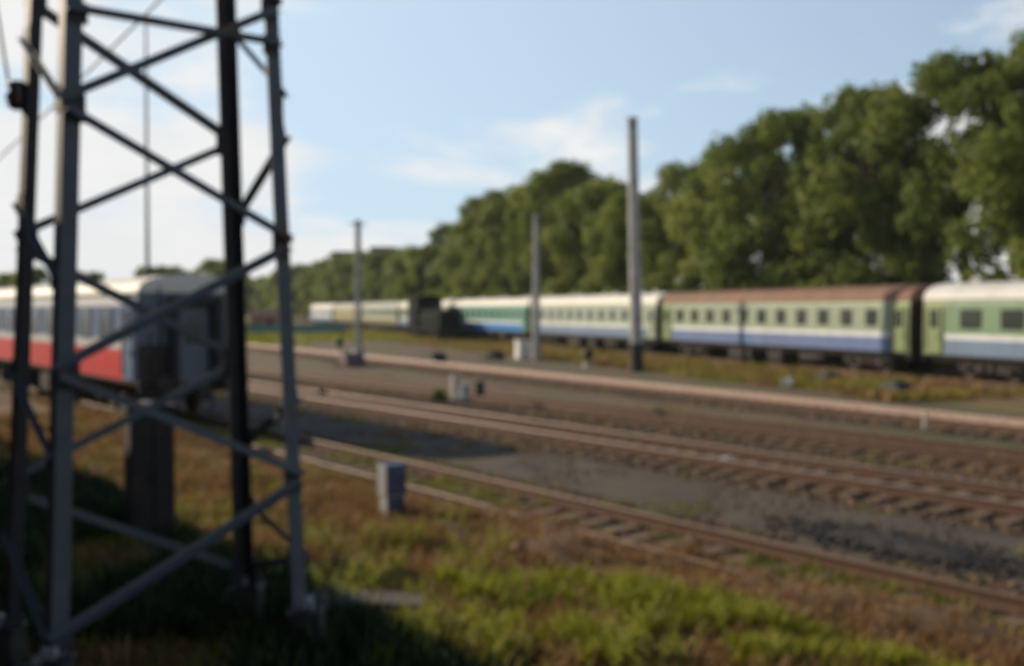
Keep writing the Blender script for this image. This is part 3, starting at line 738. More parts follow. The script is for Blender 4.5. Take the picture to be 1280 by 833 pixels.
o = empty('signal_mast', (-10.3, 118.0, 0), R(-70), 'dark signal mast with long black head, rising behind the dark locomotive cab', 'signal')
b = MB(); b.tube([(0, 0, 0), (0, 0, 8.4)], .1, 10); b.build('post', M['steel_dark'], o)
b = MB(); b.span((-.12, -.3, 5.3), (.2, .3, 8.0)); b.span((-.2, -.45, 7.9), (.2, .45, 8.2))
b.build('signal_head', M['locoblack'], o)
for i in range(3):
    b = MB(); b.tube([(.2, 0, 5.8 + .8 * i), (.36, 0, 5.8 + .8 * i)], .14, 12); b.build('lamp_hood', M['locoblack'], o)
b = MB()
for i in range(16): b.tube([(-.3, -.16, .5 + .4 * i), (-.3, .16, .5 + .4 * i)], .014, 5)
for y in (-.16, .16): b.tube([(-.3, y, 0), (-.3, y, 7)], .02, 5)
b.build('ladder', M['steel_dark'], o)

# ------------------------------------------------------------------ trackside objects
o = empty('junction_box', (-1.86, 16.05, .0), R(32), 'pale grey trackside junction box on a narrower post, between the lattice tower and nearest track', 'junction box')
b = MB(); b.span((-.145, -.14, 0), (.145, .14, .46)); b.build('pedestal', M['box_grey'], o, bevel=.012)
b = MB(); b.span((-.17, -.16, .44), (.17, .16, .9)); b.build('housing', M['box_grey'], o, bevel=.015)
b = MB(); b.span((-.18, -.17, .9), (.18, .17, .93)); b.build('lid', M['box_shade_blue'], o, bevel=.01)
b = MB(); b.span((-.163, -.174, .46), (.163, -.16, .885)); d_ = b.build('door', M['box_shade_blue'], o)  # front coloured dark blue, standing for its shaded side
b = MB(); b.box((.11, -.18, .68), (.02, .02, .09)); b.build('handle', M['steel_dark'], d_)
b = MB(); b.span((-.138, -.152, .02), (.138, -.14, .43)); b.build('shade_plate', M['box_shade_blue'], o)  # dark plate carries the painted shade down the pedestal

o = empty('relay_cabinet', (-4.95, 14.15, 0), R(30), 'dark metal relay cabinet standing in shade behind the lattice tower', 'relay cabinet')
b = MB(); b.span((-.29, -.25, .16), (.29, .25, 1.96)); b.build('housing', M['cab_black'], o, bevel=.015)
b = MB(); b.prism([(-.34, 1.96), (.34, 1.96), (.34, 2.0), (0, 2.06), (-.34, 2.0)], -.3, .3, 'y'); b.build('lid', M['cab_black'], o)
for s in (-1, 1):
    b = MB(); b.span((s * .145 - .135, -.268, .24), (s * .145 + .135, -.25, 1.88))
    dd = b.build('door', M['cab_black'], o, bevel=.006)
    b = MB(); b.box((s * .035, -.28, 1.05), (.02, .03, .16)); b.build('handle', M['steel_dark'], dd)
b = MB(); b.span((-.33, -.29, -.05), (.33, .29, .16)); b.build('plinth', M['concrete_dark'], o)

o = empty('concrete_trough', (-1.5, 10.75, -.17), R(12), 'broken concrete cable trough with tilted lid beside the tower footing', 'cable trough')
b = MB()
b.span((-.75, -.34, 0), (-.62, .36, .36)); b.span((.5, -.34, 0), (.62, .36, .34)); b.span((-.62, .26, 0), (.5, .36, .38)); b.span((-.62, -.34, 0), (.5, -.26, .16))
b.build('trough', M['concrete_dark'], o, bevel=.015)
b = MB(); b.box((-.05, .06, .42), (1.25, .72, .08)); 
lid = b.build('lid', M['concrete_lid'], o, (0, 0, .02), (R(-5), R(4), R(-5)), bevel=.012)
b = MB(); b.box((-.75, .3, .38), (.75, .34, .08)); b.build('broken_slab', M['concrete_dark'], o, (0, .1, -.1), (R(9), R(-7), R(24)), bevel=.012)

def dwarf_signal(x, y, rz, h, m, label, group=None):
    o = empty('dwarf_signal', (x, y, 0), rz, label, 'dwarf signal', group)
    b = MB(); b.box((0, 0, .06), (.5, .5, .16)); b.build('base', M['concrete'], o)
    b = MB(); b.tube([(0, 0, .1), (0, 0, h * .45)], .07, 10); b.build('post', M['steel_dark'], o)
    b = MB(); b.prism(rrect(.55, h * .62, .2, 5), -.14, .14, 'y'); 
    hd = b.build('head', m, o, (0, 0, h * .69))
    for z in (-.12, .14):
        b = MB(); b.tube([(0, -.14, z), (0, -.3, z)], .1, 12); b.build('lamp_hood', M['locoblack'], hd)
    return o
dwarf_signal(-13.6, 82.0, R(20), 1.15, M['signalgreen'], 'dark green dwarf signal with rounded head, right of the lattice tower', None)
dwarf_signal(4.5, 61.5, R(20), 1.0, M['steel_dark'], 'dark dwarf signal between the two concrete poles', None)
def point_machine(x, y, rz, m, label, s=1.0):
    o = empty('point_machine', (x, y, 0), rz, label, 'point machine'); 
    b = MB(); b.prism([(-.5 * s, .08), (.5 * s, .08), (.5 * s, .34 * s), (.36 * s, .5 * s), (-.36 * s, .5 * s), (-.5 * s, .34 * s)], -.38 * s, .38 * s, 'y'); b.build('housing', m, o, bevel=.02)
    b = MB(); b.box((0, 0, .05), (1.3 * s, .2, .1)); b.box((.3 * s, 0, .05), (.2, 1.3 * s, .1)); b.build('base_frame', M['steel_dark'], o)
    b = MB(); b.tube([(0, .3 * s, .2), (0, 1.2 * s, .2)], .03, 8); b.build('throw_rod', M['rust'], o)
    b = MB(); b.box((0, 0, .5 * s + .02), (.3 * s, .5 * s, .04)); b.build('lid', m, o)
PK = mat('machine_dull_mauve', (0.16, 0.12, 0.12), (0.11, 0.085, 0.085), 4, 0.8)
point_machine(-9.4, 61.0, R(115), PK, 'dull mauve point machine in the gravel below the lattice mast', 1.5)
point_machine(-4.8, 66.0, R(115), M['steel_dark'], 'dark point machine on the gravel below the dark locomotive', 1.2)
point_machine(-1.06, 69.0, R(110), M['steel_dark'], 'dark point machine just left of the white box', 1.1)
point_machine(14.3, 47.0, R(110), M['steel_dark'], 'dark point machine in grass before the rust roofed coach, farther of two', .95)
point_machine(15.1, 40.8, R(110), M['steel_dark'], 'dark point machine in grass nearer than its twin, before the gap between coaches', .95)
b = MB(); b.box((0, 0, .62), (.95, .8, 1.2), 0, None, .94); o = empty('equipment_box', (.75, 70.4, 0), R(22), 'white painted equipment box at the foot of the slimmer concrete pole', 'equipment box')
b.build('housing', M['white_paint'], o, bevel=.03)
b = MB(); b.box((0, 0, 1.25), (1.02, .88, .07)); b.build('lid', M['white_paint'], o); b = MB(); b.box((0, 0, .02), (1.1, .95, .1)); b.build('plinth', M['concrete'], o)
b = MB(); b.box((0, -.395, .62), (.7, .03, .9)); b.build('door', M['white_paint'], o)

def stub_post(x, y, h, r, m, label, name='marker_post'):
    o = empty(name, (x, y, 0), rnd.uniform(0, 1), label, 'post')
    b = MB(); b.prism(rrect(2 * r, 2 * r, r * .35), -.05, h, 'z'); b.build('post', m, o)
    b = MB(); b.prism(rrect(2 * r + .04, 2 * r + .04, r * .35), h, h + .05, 'z'); b.build('cap', m, o)
    b = MB(); b.box((0, 0, .03), (3 * r, 3 * r, .1)); b.build('footing', M['concrete_dark'], o)
stub_post(-2.05, 37.6, .9, .14, M['pale_stone'], 'whitish stub post beside a leafy tuft between the tracks')
stub_post(-1.15, 37.5, .68, .16, M['concrete_dark'], 'dark stub post right of the whitish stub post')
stub_post(-1.75, 37.9, .55, .15, M['concrete'], 'low grey stub post between the whitish and the dark stub posts')
stub_post(11.18, 28.1, .5, .04, M['pale_stone'], 'thin pale stake against the bright rail')
def stone(x, y, s, m, label, z=0):
    import bmesh
    bm = bmesh.new(); bmesh.ops.create_icosphere(bm, subdivisions=3, radius=1)
    sd_ = x * 3.1 + y
    for v in bm.verts:
        k = 1 + .3 * mnoise.noise(v.co * 1.3 + Vector((sd_, 0, 0))) + .12 * mnoise.noise(v.co * 3.5 + Vector((0, sd_, 0)))
        v.co = Vector((v.co.x * k * s[0], v.co.y * k * s[1], v.co.z * k * s[2]))
    me = bpy.data.meshes.new('stone'); bm.to_mesh(me); bm.free(); me.materials.append(m)
    o = link('stone', me, None, (x, y, z + s[2] * .55), (0, 0, sd_)); tag(o, label, 'stone'); return o
stone(11.7, 44.0, (.3, .27, .3), M['concrete'], 'pale grey stone in the grass before the rust roofed coach')
stone(-1.8, 37.0, (.26, .2, .2), M['pale_stone'], 'lumpy pale stone at the foot of the whitish stub post')
stone(4.46, 21.55, (.2, .14, .12), M['pale_stone'], 'pale stone lying against the rail beyond the dirt path', .1)
b = MB()
vs = [(-.17, -.1, .0), (0, -.12, .07), (.16, -.08, .02), (-.15, .1, .05), (.01, .12, .13), (.17, .09, .06)]
b.add(vs + [(x, y, z + .012) for x, y, z in vs], [(0, 1, 4, 3), (1, 2, 5, 4), (6, 9, 10, 7), (7, 10, 11, 8), (0, 6, 7, 1), (1, 7, 8, 2), (2, 8, 11, 5), (5, 11, 10, 4), (4, 10, 9, 3), (3, 9, 6, 0)])
o = b.build('paper_scrap', M['white_paint'], None, (3.12, 11.75, .12), (.2, -.5, 1.9)); o.scale = (.55, .8, .7); tag(o, 'crumpled white paper scrap among the reddish weeds', 'litter')

# ------------------------------------------------------------------ far buildings, fence
o = empty('apartment_block', (-30, 250, 0), R(15), 'grey flat roofed apartment block showing above the distant trees', 'apartment block')
b = MB(); b.span((-13, -6, 0), (13, 6, 16.2)); b.build('wall', M['flatwall'], o)
b = MB(); b.span((-13.4, -6.4, 16.2), (13.4, 6.4, 16.9)); b.span((-4, -2, 16.9), (2, 2, 18.4)); b.build('roof', M['slab_roof'], o)
wm = MB(); wm.box((0, 0, 0), (1.5, .06, 1.5)); wmm = wm.mesh('window', M['glass'])
for fl in range(5):
    for i in range(9): link('window', wmm, o, (-11 + 2.75 * i, -6.02, 2 + 2.9 * fl))
o = empty('wooden_hut', (-36, 152, 0), R(12), 'small hut with red wall far off beyond the lattice tower', 'hut')
b = MB(); b.span((-2.2, -2, 0), (2.2, 2, 2.4)); b.build('wall', M['redwall'], o)
b = MB(); b.prism([(-2.4, 2.35), (2.4, 2.35), (0, 3.5)], -2.3, 2.3, 'x'); b.build('roof', M['roof_rust'], o)
b = MB(); b.box((.6, -2.02, 1.5), (.9, .06, .9)); b.build('window', M['glass'], o); b = MB(); b.box((-1.2, -2.02, 1.0), (.9, .06, 2)); b.build('door', M['olive'], o)
o = empty('metal_fence', (-37, 140, 0), R(8), 'low teal metal fence far off at the edge of the yard', 'fence')
b = MB()
for i in range(60): b.box((-14 + .48 * i, 0, .75), (.44, .04, 1.3))
b.build('panel', M['teal'], o)
for i in range(11):
    b = MB(); b.box((-14 + 2.8 * i, .08, .8), (.1, .1, 1.6)); b.build('post', M['steel_dark'], o)

# unseen building added to shade the foreground (stands behind and left of the viewpoint)
pd_ = along(A1, 16, -1.0)
o = empty('shade_building', (pd_.x, pd_.y, 0), math.atan2(d1.y, d1.x), 'long brick building added unseen behind the viewpoint to shade the foreground', 'building')
DH = 7.0
b = MB(); b.span((-40, .0, 0), (48, 9, DH)); b.build('wall', M['brick'], o)
b = MB(); b.span((-40.3, -.3, DH), (48.3, 9.3, DH + .3)); b.build('roof', M['slab_roof'], o)
wm = MB(); wm.box((0, 0, 0), (1.6, .08, 2.2)); wmm = wm.mesh('window', M['glass'])
for i in range(20): link('window', wmm, o, (-36 + 4.2 * i, -.0, 3.6))

# ------------------------------------------------------------------ vegetation
def leaf_cloud(centers, radii, per, size, rs, flat=0.75, tintj=0.18, upb=0.35):
    """many small leaf faces spread through clumps; returns verts, loops, starts, tint"""
    V = []; T = []
    for (c, r, ti) in zip(centers, radii, tintj if isinstance(tintj, (list, tuple)) else [None] * len(centers)):
        n = int(per * (r ** 1.6))
        u = rs.normal(size=(n, 3)); u /= np.linalg.norm(u, axis=1)[:, None] + 1e-9
        rad = r * (0.35 + 0.72 * rs.rand(n) ** 0.55)
        rad *= 1 + 0.3 * np.sin(u[:, 0] * 5 + c[0]) * np.cos(u[:, 1] * 4 + c[1])
        p = u * rad[:, None] * np.array([1, 1, flat]) + np.asarray(c)
        nrm = u * .7 + rs.normal(size=(n, 3)) * .6 + np.array([0, 0, upb]); nrm /= np.linalg.norm(nrm, axis=1)[:, None]
        t1 = np.cross(nrm, rs.normal(size=(n, 3))); t1 /= np.linalg.norm(t1, axis=1)[:, None] + 1e-9
        t2 = np.cross(nrm, t1)
        s = size * (0.6 + 0.8 * rs.rand(n))[:, None]
        a = p - t1 * s; b_ = p + t2 * s * .55 ; c_ = p + t1 * s * 1.15; d_ = p - t2 * s * .55
        V.append(np.stack([a, b_, c_, d_], 1).reshape(-1, 3))
        base = 0.5 + rs.normal() * .22
        T.append(np.clip(base + rs.normal(size=n) * .2, 0, 1))
    V = np.concatenate(V); T = np.concatenate(T); nf = len(V) // 4
    return V, np.arange(nf * 4), np.arange(nf) * 4, T

def tree_meshes(seed, h, w, per, size, lm, n_cl=46, low=0.16):
    rs = np.random.RandomState(seed); rr = random.Random(seed)
    centers = []; radii = []
    for i in range(n_cl):
        q = (i + .5) / n_cl                                 # height fraction in the crown
        prof = max(.12, 1 - abs(q * 1.72 - .78) ** 2.6) ** .55
        a = i * 2.399 + rr.uniform(-.5, .5); rad = w * prof * (.35 + .62 * rr.random() ** .6)
        r = w * rr.uniform(.2, .34)
        z = h * (low + (1 - low) * q)
        z = min(z, h - r * .7)
        centers.append((rad * math.cos(a), rad * math.sin(a), z)); radii.append(r)
    V, Lp, St, T = leaf_cloud(centers, radii, per, size, rs)
    crown = np_mesh('crown', V, Lp, St, lm, T)
    b = MB()
    k = 7; pts = [(.12 * math.sin(i * 1.1 + seed), .12 * math.cos(i * 1.7 + seed), h * .8 * i / k) for i in range(k + 1)]
    r0 = h * .018
    b.tube(pts, [r0 * (1 - .8 * i / k) for i in range(k + 1)], 9)
    for i in range(0, n_cl, 2):
        c = Vector(centers[i]); z0 = max(h * .1, c.z * .62)
        s = Vector((0, 0, min(z0, h * .74))); mid = s.lerp(c, .55) + Vector((0, 0, .3))
        b.tube([s, mid, c], [r0 * .32, r0 * .2, r0 * .06], 5, cap=False)
    trunk = b.mesh('trunk', M['bark'], recalc=False)
    return crown, trunk

protos = [tree_meshes(21, 17.5, 5.4, 300, .19, M['leaf_a'], 54), tree_meshes(22, 17.5, 5.0, 300, .19, M['leaf_b'], 50),
          tree_meshes(23, 17.5, 5.8, 280, .20, M['leaf_a'], 58), tree_meshes(24, 17.5, 5.1, 300, .19, M['leaf_b'], 52, .12)]
highp = tree_meshes(25, 17.5, 5.0, 300, .19, M['leaf_b'], 34, .42)
farp = [tree_meshes(31, 17.5, 5.6, 100, .34, M['leaf_hazy'], 50), tree_meshes(32, 17.5, 5.9, 100, .34, M['leaf_a'], 50)]
def plant_tree(x, y, proto, sc, rz, label, group=None, sz=None):
    o = empty('leafy_tree', (x, y, -.05), rz, label, 'tree', group)
    s = sc; o.scale = (s, s, (sz or s))
    link('crown', proto[0], o); link('trunk', proto[1], o)
    return o
ORD = ['first', 'second', 'third', 'fourth', 'fifth', 'sixth', 'seventh', 'eighth', 'ninth', 'tenth', 'eleventh', 'twelfth', 'thirteenth', 'fourteenth', 'fifteenth', 'sixteenth', 'seventeenth', 'eighteenth', 'nineteenth', 'twentieth']
rt = random.Random(5)
t = 33.0; i = 0; GR = 'tall trees in a row behind the train'
# heights follow the outline of the wood in the photograph: distance along the row -> height of the top
HP = [(37.8, 17.0), (43.6, 17.6), (46.4, 17.8), (50.9, 18.6), (53.0, 17.8), (59.7, 19.2), (62.9, 18.4), (67.9, 18.0), (71.2, 17.4), (78.7, 16.9), (84.4, 16.4), (89.2, 14.4), (93.6, 13.4), (99.3, 17.6), (109.1, 19.8), (122.1, 19.2), (138.1, 16.4), (152, 15.6), (166, 13.2), (178.6, 12.6), (197.3, 14.2), (228.7, 15.0), (270.7, 14.5), (370.3, 17)]
def hfac(t):
    for (a, fa), (b_, fb) in zip(HP, HP[1:]):
        if a <= t <= b_: return (fa + (fb - fa) * (t - a) / (b_ - a)) / 17.5
    return (HP[0][1] if t < HP[0][0] else 15) / 17.5
while t < 150:
    if 89.5 < t < 96: t = 96.5
    p = along(A5, t, 45.5 + rt.uniform(-1.3, 1.3))
    f = hfac(t) * rt.uniform(.95, 1.04)
    pr = highp if 42 < t < 50 else protos[(i * 3 + (i // 4)) % 4]
    plant_tree(p.x, p.y, pr, f, rt.uniform(0, 6.28), f'tall dense green tree, {ORD[i]} from the right end of the row behind the train', GR)
    t += rt.uniform(7.0, 8.6); i += 1
k = 0
while t < 420:
    p = along(A5, t, 45.5 + rt.uniform(-2, 2))
    plant_tree(p.x, p.y, farp[k % 2], hfac(t) * rt.uniform(.9, 1.08), rt.uniform(0, 6.28), 'distant leafy tree in the far end of the row behind the train', 'distant trees of the row')
    t += rt.uniform(9, 13); k += 1
t = 64; k = 0
while t < 150:
    if 82 < t < 108: t = 108.5
    p = along(A5, t, 54 + rt.uniform(-1.5, 1.5))
    plant_tree(p.x, p.y, farp[k % 2], hfac(t) * rt.uniform(.78, .88), rt.uniform(0, 6.28), f'tree of the back row seen through gaps, {ORD[k]} from the right', 'trees of the back row')
    t += rt.uniform(9, 11); k += 1
for j, (x, y, f) in enumerate([(-44, 128, .5), (-52, 128, .46), (-61, 132, .5), (-72, 150, .5), (-83, 150, .52), (-94, 160, .5), (-105, 170, .55), (-116, 190, .6), (-46, 170, .62), (-57, 200, .75), (-69, 210, .7)]):
    plant_tree(x, y, farp[j % 2], f, j * 1.3, f'small dark tree far beyond the red coach, {ORD[j]} from the right' if j < 8 else f'dark tree behind the teal fence, {ORD[j-8]} of three counted leftwards', 'far trees on the left')
# undergrowth below the row: bushes
def bush_mesh(seed, h, w, per, size, lm):
    rs = np.random.RandomState(seed); rr = random.Random(seed); cs = []; rd = []
    for i in range(12):
        a = rr.uniform(0, 6.28); r = w * math.sqrt(rr.random()) * .75
        cs.append((r * math.cos(a), r * math.sin(a), h * rr.uniform(.2, .75))); rd.append(h * rr.uniform(.22, .36))
    V, Lp, St, T = leaf_cloud(cs, rd, per, size, rs, .9); me = np_mesh('foliage', V, Lp, St, lm, T)
    b = MB()
    for i in range(7):
        c = Vector(cs[i]); b.tube([(c.x * .2, c.y * .2, -.1), (c.x * .6, c.y * .6, c.z * .5), c], [.05, .035, .012], 5, cap=False)
    return me, b.mesh('stem', M['bark'], recalc=False)
bp_ = [bush_mesh(41, 4.6, 3.2, 210, .17, M['leaf_bush']), bush_mesh(42, 5.2, 3.0, 210, .17, M['leaf_a']), bush_mesh(43, 3.8, 3.4, 210, .17, M['leaf_bush'])]
t = 30; k = 0
while t < 190:
    p = along(A5, t, 40.5 + rt.uniform(-1, 1))
    o = empty('bush', (p.x, p.y, 0), rt.uniform(0, 6), f'leafy bush below the tall trees behind the train, number {k+1} from the right' if False else 'leafy green bush in the thicket between the long train and the tall trees', 'bush', 'bushes in the thicket behind the train')
    s = rt.uniform(.85, 1.25); o.scale = (s, s, s)
    link('foliage', bp_[k % 3][0], o); link('stem', bp_[k % 3][1], o)
    t += rt.uniform(4.6, 6.2); k += 1

# a little haze in the air
hz = MB(); hz.span((-420, -140, -1.0), (420, 640, 27.0))
hm = bpy.data.materials.new('air_haze'); hm.use_nodes = True; ht = hm.node_tree
for q_ in list(ht.nodes): ht.nodes.remove(q_)
ho = ht.nodes.new('ShaderNodeOutputMaterial'); hv = ht.nodes.new('ShaderNodeVolumePrincipled')
hv.inputs['Color'].default_value = (0.92, 0.95, 1.0, 1); hv.inputs['Density'].default_value = 0.0002; hv.inputs['Anisotropy'].default_value = 0.0
ht.links.new(hv.outputs[0], ho.inputs['Volume'])
o = hz.build('haze', hm); tag(o, kind='stuff')

# grass and weeds
def blades(pts, hs, n_per, spread, rs, w=0.012, lean=0.5, tb=None):
    """pts (k,3), hs (k,) -> bent blades"""
    k = len(pts); P_ = np.repeat(pts, n_per, 0); H = np.repeat(hs, n_per) * (0.55 + .75 * rs.rand(k * n_per))
    n = len(P_)
    P_ = P_ + np.concatenate([rs.normal(size=(n, 2)) * spread, np.zeros((n, 1))], 1)
    a = rs.rand(n) * 2 * np.pi; dx = np.stack([np.cos(a), np.sin(a), np.zeros(n)], 1); px = np.stack([-np.sin(a), np.cos(a), np.zeros(n)], 1)
    ln = (H * lean * (0.2 + rs.rand(n)))[:, None]; up = np.array([0, 0, 1.0]); Hc = H[:, None]
    ww = (w * (0.7 + .7 * rs.rand(n)) * (0.6 + Hc[:, 0] * 1.2))[:, None]
    v0 = P_ - px * ww; v1 = P_ + px * ww
    mid = P_ + dx * ln * .3 + up * Hc * .6
    v2 = mid + px * ww * .75; v3 = mid - px * ww * .75
    v4 = P_ + dx * ln + up * Hc
    V = np.stack([v0, v1, v2, v3, v4], 1).reshape(-1, 3)
    base = np.arange(n)[:, None] * 5
    Lp = np.concatenate([base + np.array([0, 1, 2, 3]), base + np.array([3, 2, 4])], 1).ravel()
    St = (np.arange(n)[:, None] * 7 + np.array([0, 4])).ravel()
    tt = np.repeat(rs.rand(k) if tb is None else tb, n_per); tt = np.clip(tt * .6 + rs.rand(n) * .45, 0, 1)
    return V, Lp, St, np.repeat(tt, 2)
def nz(x, y, s, o): return mnoise.noise(Vector((x * s, y * s, o)))
def in_view(x, y, m=1.15): return y > 6 and abs(x / y) < .4923 * m
def scatter(deg, t0, t1, n0, n1, count, rs, ok):
    out = []; d, q = dirv(deg)
    T_ = t0 + (t1 - t0) * rs.rand(count); N_ = n0 + (n1 - n0) * rs.rand(count)
    for a, b_ in zip(T_, N_):
        x, y = d.x * a + q.x * b_, d.y * a + q.y * b_
        if in_view(x, y) and ok(x, y, a, b_): out.append((x, y, 0.02))
    return np.array(out)
def grow(name, pts, h, n_per, spread, m, seed, w=.012, lean=.5, label=None):
    rs = np.random.RandomState(seed)
    V, Lp, St, T = blades(pts, h * (0.6 + .8 * rs.rand(len(pts))), n_per, spread, rs, w, lean)
    o = link(name, np_mesh(name, V, Lp, St, m, T)); tag(o, label, name.replace('_', ' '), kind='stuff'); return o
def emb_z(x, y): return max(0, .5 + .9 * nz(x, y, .8, 3) + .35 * nz(x, y, 3.1, 7)) * .16
def lift(pts):
    for p in pts: p[2] = emb_z(p[0], p[1]) * .9
    return pts
rs = np.random.RandomState(3)
g1 = lift(scatter(A1, 0, 34, 1.5, 8.7, 30000, rs, lambda x, y, t, n: nz(x, y, .55, 1) + .05 * (6.4 - n) + .25 * nz(x, y, 2.2, 4) > .20))
grow('grass', g1, .12, 7, .06, M['grass'], 51, .010, .6, 'yellow green grass tufts on the bank before the nearest track')
g2 = lift(scatter(A1, -1, 13, 3.5, 8.3, 17000, rs, lambda x, y, t, n: x > -1.2 and nz(x, y, .75, 9) + .6 * nz(x, y, 1.9, 17) + .10 * (7.6 - n) > .24))
grow('lush_grass', g2, .21, 9, .05, M['grass_lush'], 52, .012, .55, 'bright green lush grass at the bottom of the bank')
g3 = lift(scatter(A1, 0, 34, 2.0, 9.2, 42000, rs, lambda x, y, t, n: nz(x, y, .7, 21) + .3 * nz(x, y, 2.5, 8) > -.25))
grow('dry_weeds', g3, .15, 5, .06, M['grass_dry'], 53, .010, .7, 'reddish brown dry weeds along the nearest track')
g4 = scatter(A1, 4, 50, 9.0, 11.6, 8000, rs, lambda x, y, t, n: nz(x, y, .6, 31) + .3 * nz(x, y, 2, 2) > .0)
grow('track_weeds', g4, .13, 5, .06, M['grass'], 54, .010, .7, 'short weeds growing between the sleepers of the nearest track')
g4c = scatter(A1, 3, 40, 8.5, 9.9, 5000, rs, lambda x, y, t, n: nz(x, y, .7, 33) + .3 * nz(x, y, 2, 6) > .1)
grow('rusty_weeds', g4c, .17, 5, .06, M['grass_dry'], 59, .011, .7, 'rust coloured weeds half burying the near rail of the nearest track')
strip('overgrown_soil', A1, -12, 12.5, 8.1, 9.75, 0.05, M['verge'], 0.22, 0.25, amp=0.30, nseg=20)
def soil_z(p):
    v = Vector((p[0] * .8, p[1] * .8, 3)); return -.02 + .30 * max(0, .5 + .9 * mnoise.noise(v) + .35 * mnoise.noise(Vector((p[0] * 3.1, p[1] * 3.1, 7))))
g4d = scatter(A1, -2, 13, 8.2, 9.75, 7000, rs, lambda x, y, t, n: True)
for p in g4d: p[2] = soil_z(p) * .85
grow('rusty_undergrowth', g4d, .13, 6, .06, M['grass_dry'], 65, .011, .7, 'dense rust brown weeds over the buried end of the nearest track')
g4b = scatter(A1, 6, 40, 11.6, 15.0, 2600, rs, lambda x, y, t, n: nz(x, y, .5, 37) + .35 * abs(n - 13.3) > .62)
grow('path_weeds', g4b, .10, 5, .06, M['grass'], 58, .010, .7, 'sparse green weeds along the dirt path edges')
g5 = scatter(A5, 30, 150, 25.5, 33.2, 15000, rs, lambda x, y, t, n: (x * math.cos(R(A4)) + y * math.sin(R(A4))) > 27.8 and nz(x, y, .25, 41) + .3 * nz(x, y, .9, 3) > -.12)
grow('meadow_grass', g5, .27, 6, .14, M['meadow_grass'], 55, .028, .7, 'yellowing grass on the verge before the long train')
g5b = scatter(A5, 30, 110, 25.5, 33.2, 5000, rs, lambda x, y, t, n: (x * math.cos(R(A4)) + y * math.sin(R(A4))) > 27.6 and nz(x, y, .3, 46) > .05)
grow('meadow_weeds', g5b, .3, 6, .16, M['grass_dry'], 67, .03, .6, 'rust brown weeds in patches on the verge before the long train')
g2b = lift(scatter(A1, 4.0, 8.4, 7.0, 8.5, 5000, rs, lambda x, y, t, n: nz(x, y, .9, 13) + .6 * nz(x, y, 2.1, 18) > .15))
grow('lush_grass', g2b, .2, 7, .05, M['grass_lush'], 68, .012, .55, 'bright green weeds at the lower right of the bank')
gn = lift(scatter(A1, -6, 22, -1, 5.0, 16000, rs, lambda x, y, t, n: x < .2 and nz(x, y, .5, 19) > -.3))  # weeds added to darken the shaded ground round the tower
grow('shade_weeds', gn, .34, 6, .06, M['shade_weed'], 69, .018, .6, 'dark green weeds round the lattice tower foot, coloured dark to deepen the shade')
g6b = scatter(A1, 10, 120, 11.5, 26, 6000, rs, lambda x, y, t, n: nz(x, y, .22, 57) + .35 * nz(x, y, 1.1, 15) > .22)
grow('yard_weeds', g6b, .14, 6, .12, M['grass_dry'], 70, .02, .8, 'dry rust brown weeds scattered between the middle tracks')
g6 = scatter(A1, 12, 90, 18.6, 24.5, 5000, rs, lambda x, y, t, n: nz(x, y, .3, 51) + .3 * nz(x, y, 1.3, 5) > .2)
grow('ballast_weeds', g6, .12, 5, .1, M['grass'], 56, .016, .8, 'sparse dry weeds among the middle tracks')
g7 = scatter(A5, 100, 330, 10, 33, 9000, rs, lambda x, y, t, n: x < -8 and nz(x, y, .1, 61) > -.1)
grow('far_grass', g7, .35, 5, .3, M['grass_lush'], 57, .06, .6, 'bright grass at the far end of the yard')

g3b = lift(scatter(A1, 0, 30, 2.5, 9.0, 900, rs, lambda x, y, t, n: nz(x, y, .9, 77) > -.1))
grow('tall_dry_weeds', g3b, .22, 26, .10, M['grass_dry'], 63, .010, .55, 'taller rust brown weed clumps on the bank')
g3c = lift(scatter(A1, 0, 22, 2.5, 7.8, 1500, rs, lambda x, y, t, n: nz(x, y, .8, 88) + .08 * (6.5 - n) > .12))
grow('tall_grass', g3c, .20, 26, .10, M['grass'], 64, .012, .5, 'taller yellow green grass clumps low on the bank')
g3d = lift(scatter(A1, 0, 34, 2.0, 9.3, 26000, rs, lambda x, y, t, n: nz(x, y, .65, 94) + .3 * nz(x, y, 2.4, 12) > .08))
grow('straw_grass', g3d, .13, 6, .06, M['grass_straw'], 66, .010, .7, 'yellowed straw coloured grass in patches on the bank')
# loose stones lying on the ballast
def stones(name, pts, size, m, seed, label):
    rs = np.random.RandomState(seed); n = len(pts)
    cube = np.array([[-1, -1, -1], [1, -1, -1], [1, 1, -1], [-1, 1, -1], [-1, -1, 1], [1, -1, 1], [1, 1, 1], [-1, 1, 1]], float)
    s_ = size * (.5 + rs.rand(n, 1, 1)) * np.array([1, .8, .6])
    V = cube[None] * (.62 + .5 * rs.rand(n, 8, 1)) * s_
    a = rs.rand(n) * 6.28; c_, s2 = np.cos(a)[:, None], np.sin(a)[:, None]
    V = np.stack([V[:, :, 0] * c_ - V[:, :, 1] * s2, V[:, :, 0] * s2 + V[:, :, 1] * c_, V[:, :, 2]], 2) + pts[:, None, :]
    q = np.array([3, 2, 1, 0, 4, 5, 6, 7, 0, 1, 5, 4, 1, 2, 6, 5, 2, 3, 7, 6, 3, 0, 4, 7])
    Lp = (np.arange(n)[:, None] * 8 + q).ravel(); St = np.arange(n * 6) * 4
    o = link(name, np_mesh(name, V.reshape(-1, 3), Lp, St, m, np.repeat(rs.rand(n), 6))); return tag(o, label, name.replace('_', ' '), kind='stuff')
M['stones'] = leafmat('ballast_stones', (0.055, 0.038, 0.025), (0.115, 0.075, 0.046), (0.19, 0.125, 0.075), 0.0, .9)
rs = np.random.RandomState(4)
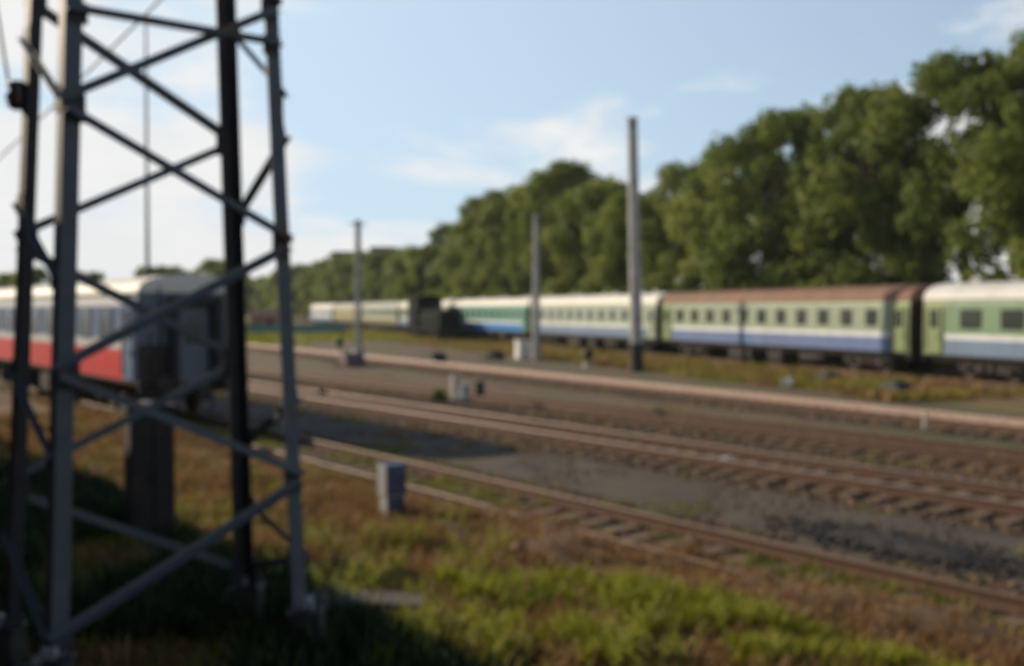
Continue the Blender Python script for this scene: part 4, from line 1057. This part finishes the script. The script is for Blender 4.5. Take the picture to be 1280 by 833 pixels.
stones('loose_gravel', scatter(A1, 3, 34, 8.7, 12.2, 16000, rs, lambda x, y, t, n: nz(x, y, .8, 15) > -.25), .035, M['stones'], 71, 'loose brown stones between the sleepers of the nearest track')
stones('loose_gravel', scatter(A1, 5, 60, 15.0, 24.3, 42000, rs, lambda x, y, t, n: True), .045, M['stones'], 72, 'loose brown stones in the beds of the middle tracks')
stones('loose_gravel', scatter(A4, 14, 80, 23.6, 27.5, 14000, rs, lambda x, y, t, n: True), .055, M['stones'], 73, 'loose stones in the bed of the track by the grassy verge')
cs = along(A1, 8.3, 12.95); d_, q_ = dirv(A1); pp = []
for k in range(1500):
    a = rs.normal() * .9; e = rs.normal() * .36; pp.append((cs.x + d_.x * a + q_.x * e, cs.y + d_.y * a + q_.y * e, .03))
stones('dark_crumbs', np.array(pp), .028, M['heap_dark'], 75, 'black crumbs scattered round the dark heap')
stones('path_stones', scatter(A1, 4, 34, 11.8, 15.1, 2500, rs, lambda x, y, t, n: nz(x, y, .6, 25) > .0), .022, M['stones'], 74, 'small stones strewn over the dirt path')

# broad leaved weeds: individual plants on the near bank
def weed_mesh(seed, h, lm):
    rs = np.random.RandomState(seed); rr = random.Random(seed); V = []; T = []
    for s in range(5):
        a = rr.uniform(0, 6.28); tip = Vector((math.cos(a) * h * .35, math.sin(a) * h * .35, h * rr.uniform(.7, 1)))
        for j in range(11):
            f = .15 + .85 * j / 10; c = Vector((tip.x * f * f, tip.y * f * f, tip.z * f)); b2 = j * 2.4 + s
            dv = Vector((math.cos(b2), math.sin(b2), .35)).normalized(); L_ = h * .17 * (1.25 - .7 * f); sd2 = dv.cross(Vector((0, 0, 1))).normalized() * L_ * .38
            V += [c, c + dv * L_ * .5 + sd2, c + dv * L_ - Vector((0, 0, L_ * .25)), c + dv * L_ * .5 - sd2]; T.append(min(1, max(0, .35 + .5 * f + rr.uniform(-.2, .2))))
        p0 = Vector((0, 0, 0)); w_ = Vector((.006, 0, 0))
        V += [p0 - w_, p0 + w_, tip + w_ * .4, tip - w_ * .4]; T.append(.3)
    V = np.array([tuple(v) for v in V]); nf = len(V) // 4
    return np_mesh('leafy_weed', V, np.arange(nf * 4), np.arange(nf) * 4, lm, T)
wp = [weed_mesh(61, .42, M['grass_lush']), weed_mesh(62, .34, M['grass']), weed_mesh(63, .5, M['grass_lush'])]
rs = np.random.RandomState(8)
cand = lift(scatter(A1, 0, 13, 4.8, 8.4, 1600, rs, lambda x, y, t, n: nz(x, y, .8, 71) + .08 * (7.6 - n) > .1))
for j, p in enumerate(cand[:240]):
    o = link('leafy_weed', wp[j % 3], None, (p[0], p[1], p[2] - .02), (0, 0, j * 1.7)); s = .55 + .65 * rs.rand(); o.scale = (s, s, s)
    tag(o, 'green broad leaved weed growing on the near bank', 'weed', 'weeds on the near bank')
o = empty('bush', (-2.6, 37.4, 0), 0, 'small round green bush just left of the whitish stub post', 'bush'); o.scale = (.10, .10, .12)
link('foliage', bp_[0][0], o); link('stem', bp_[0][1], o)
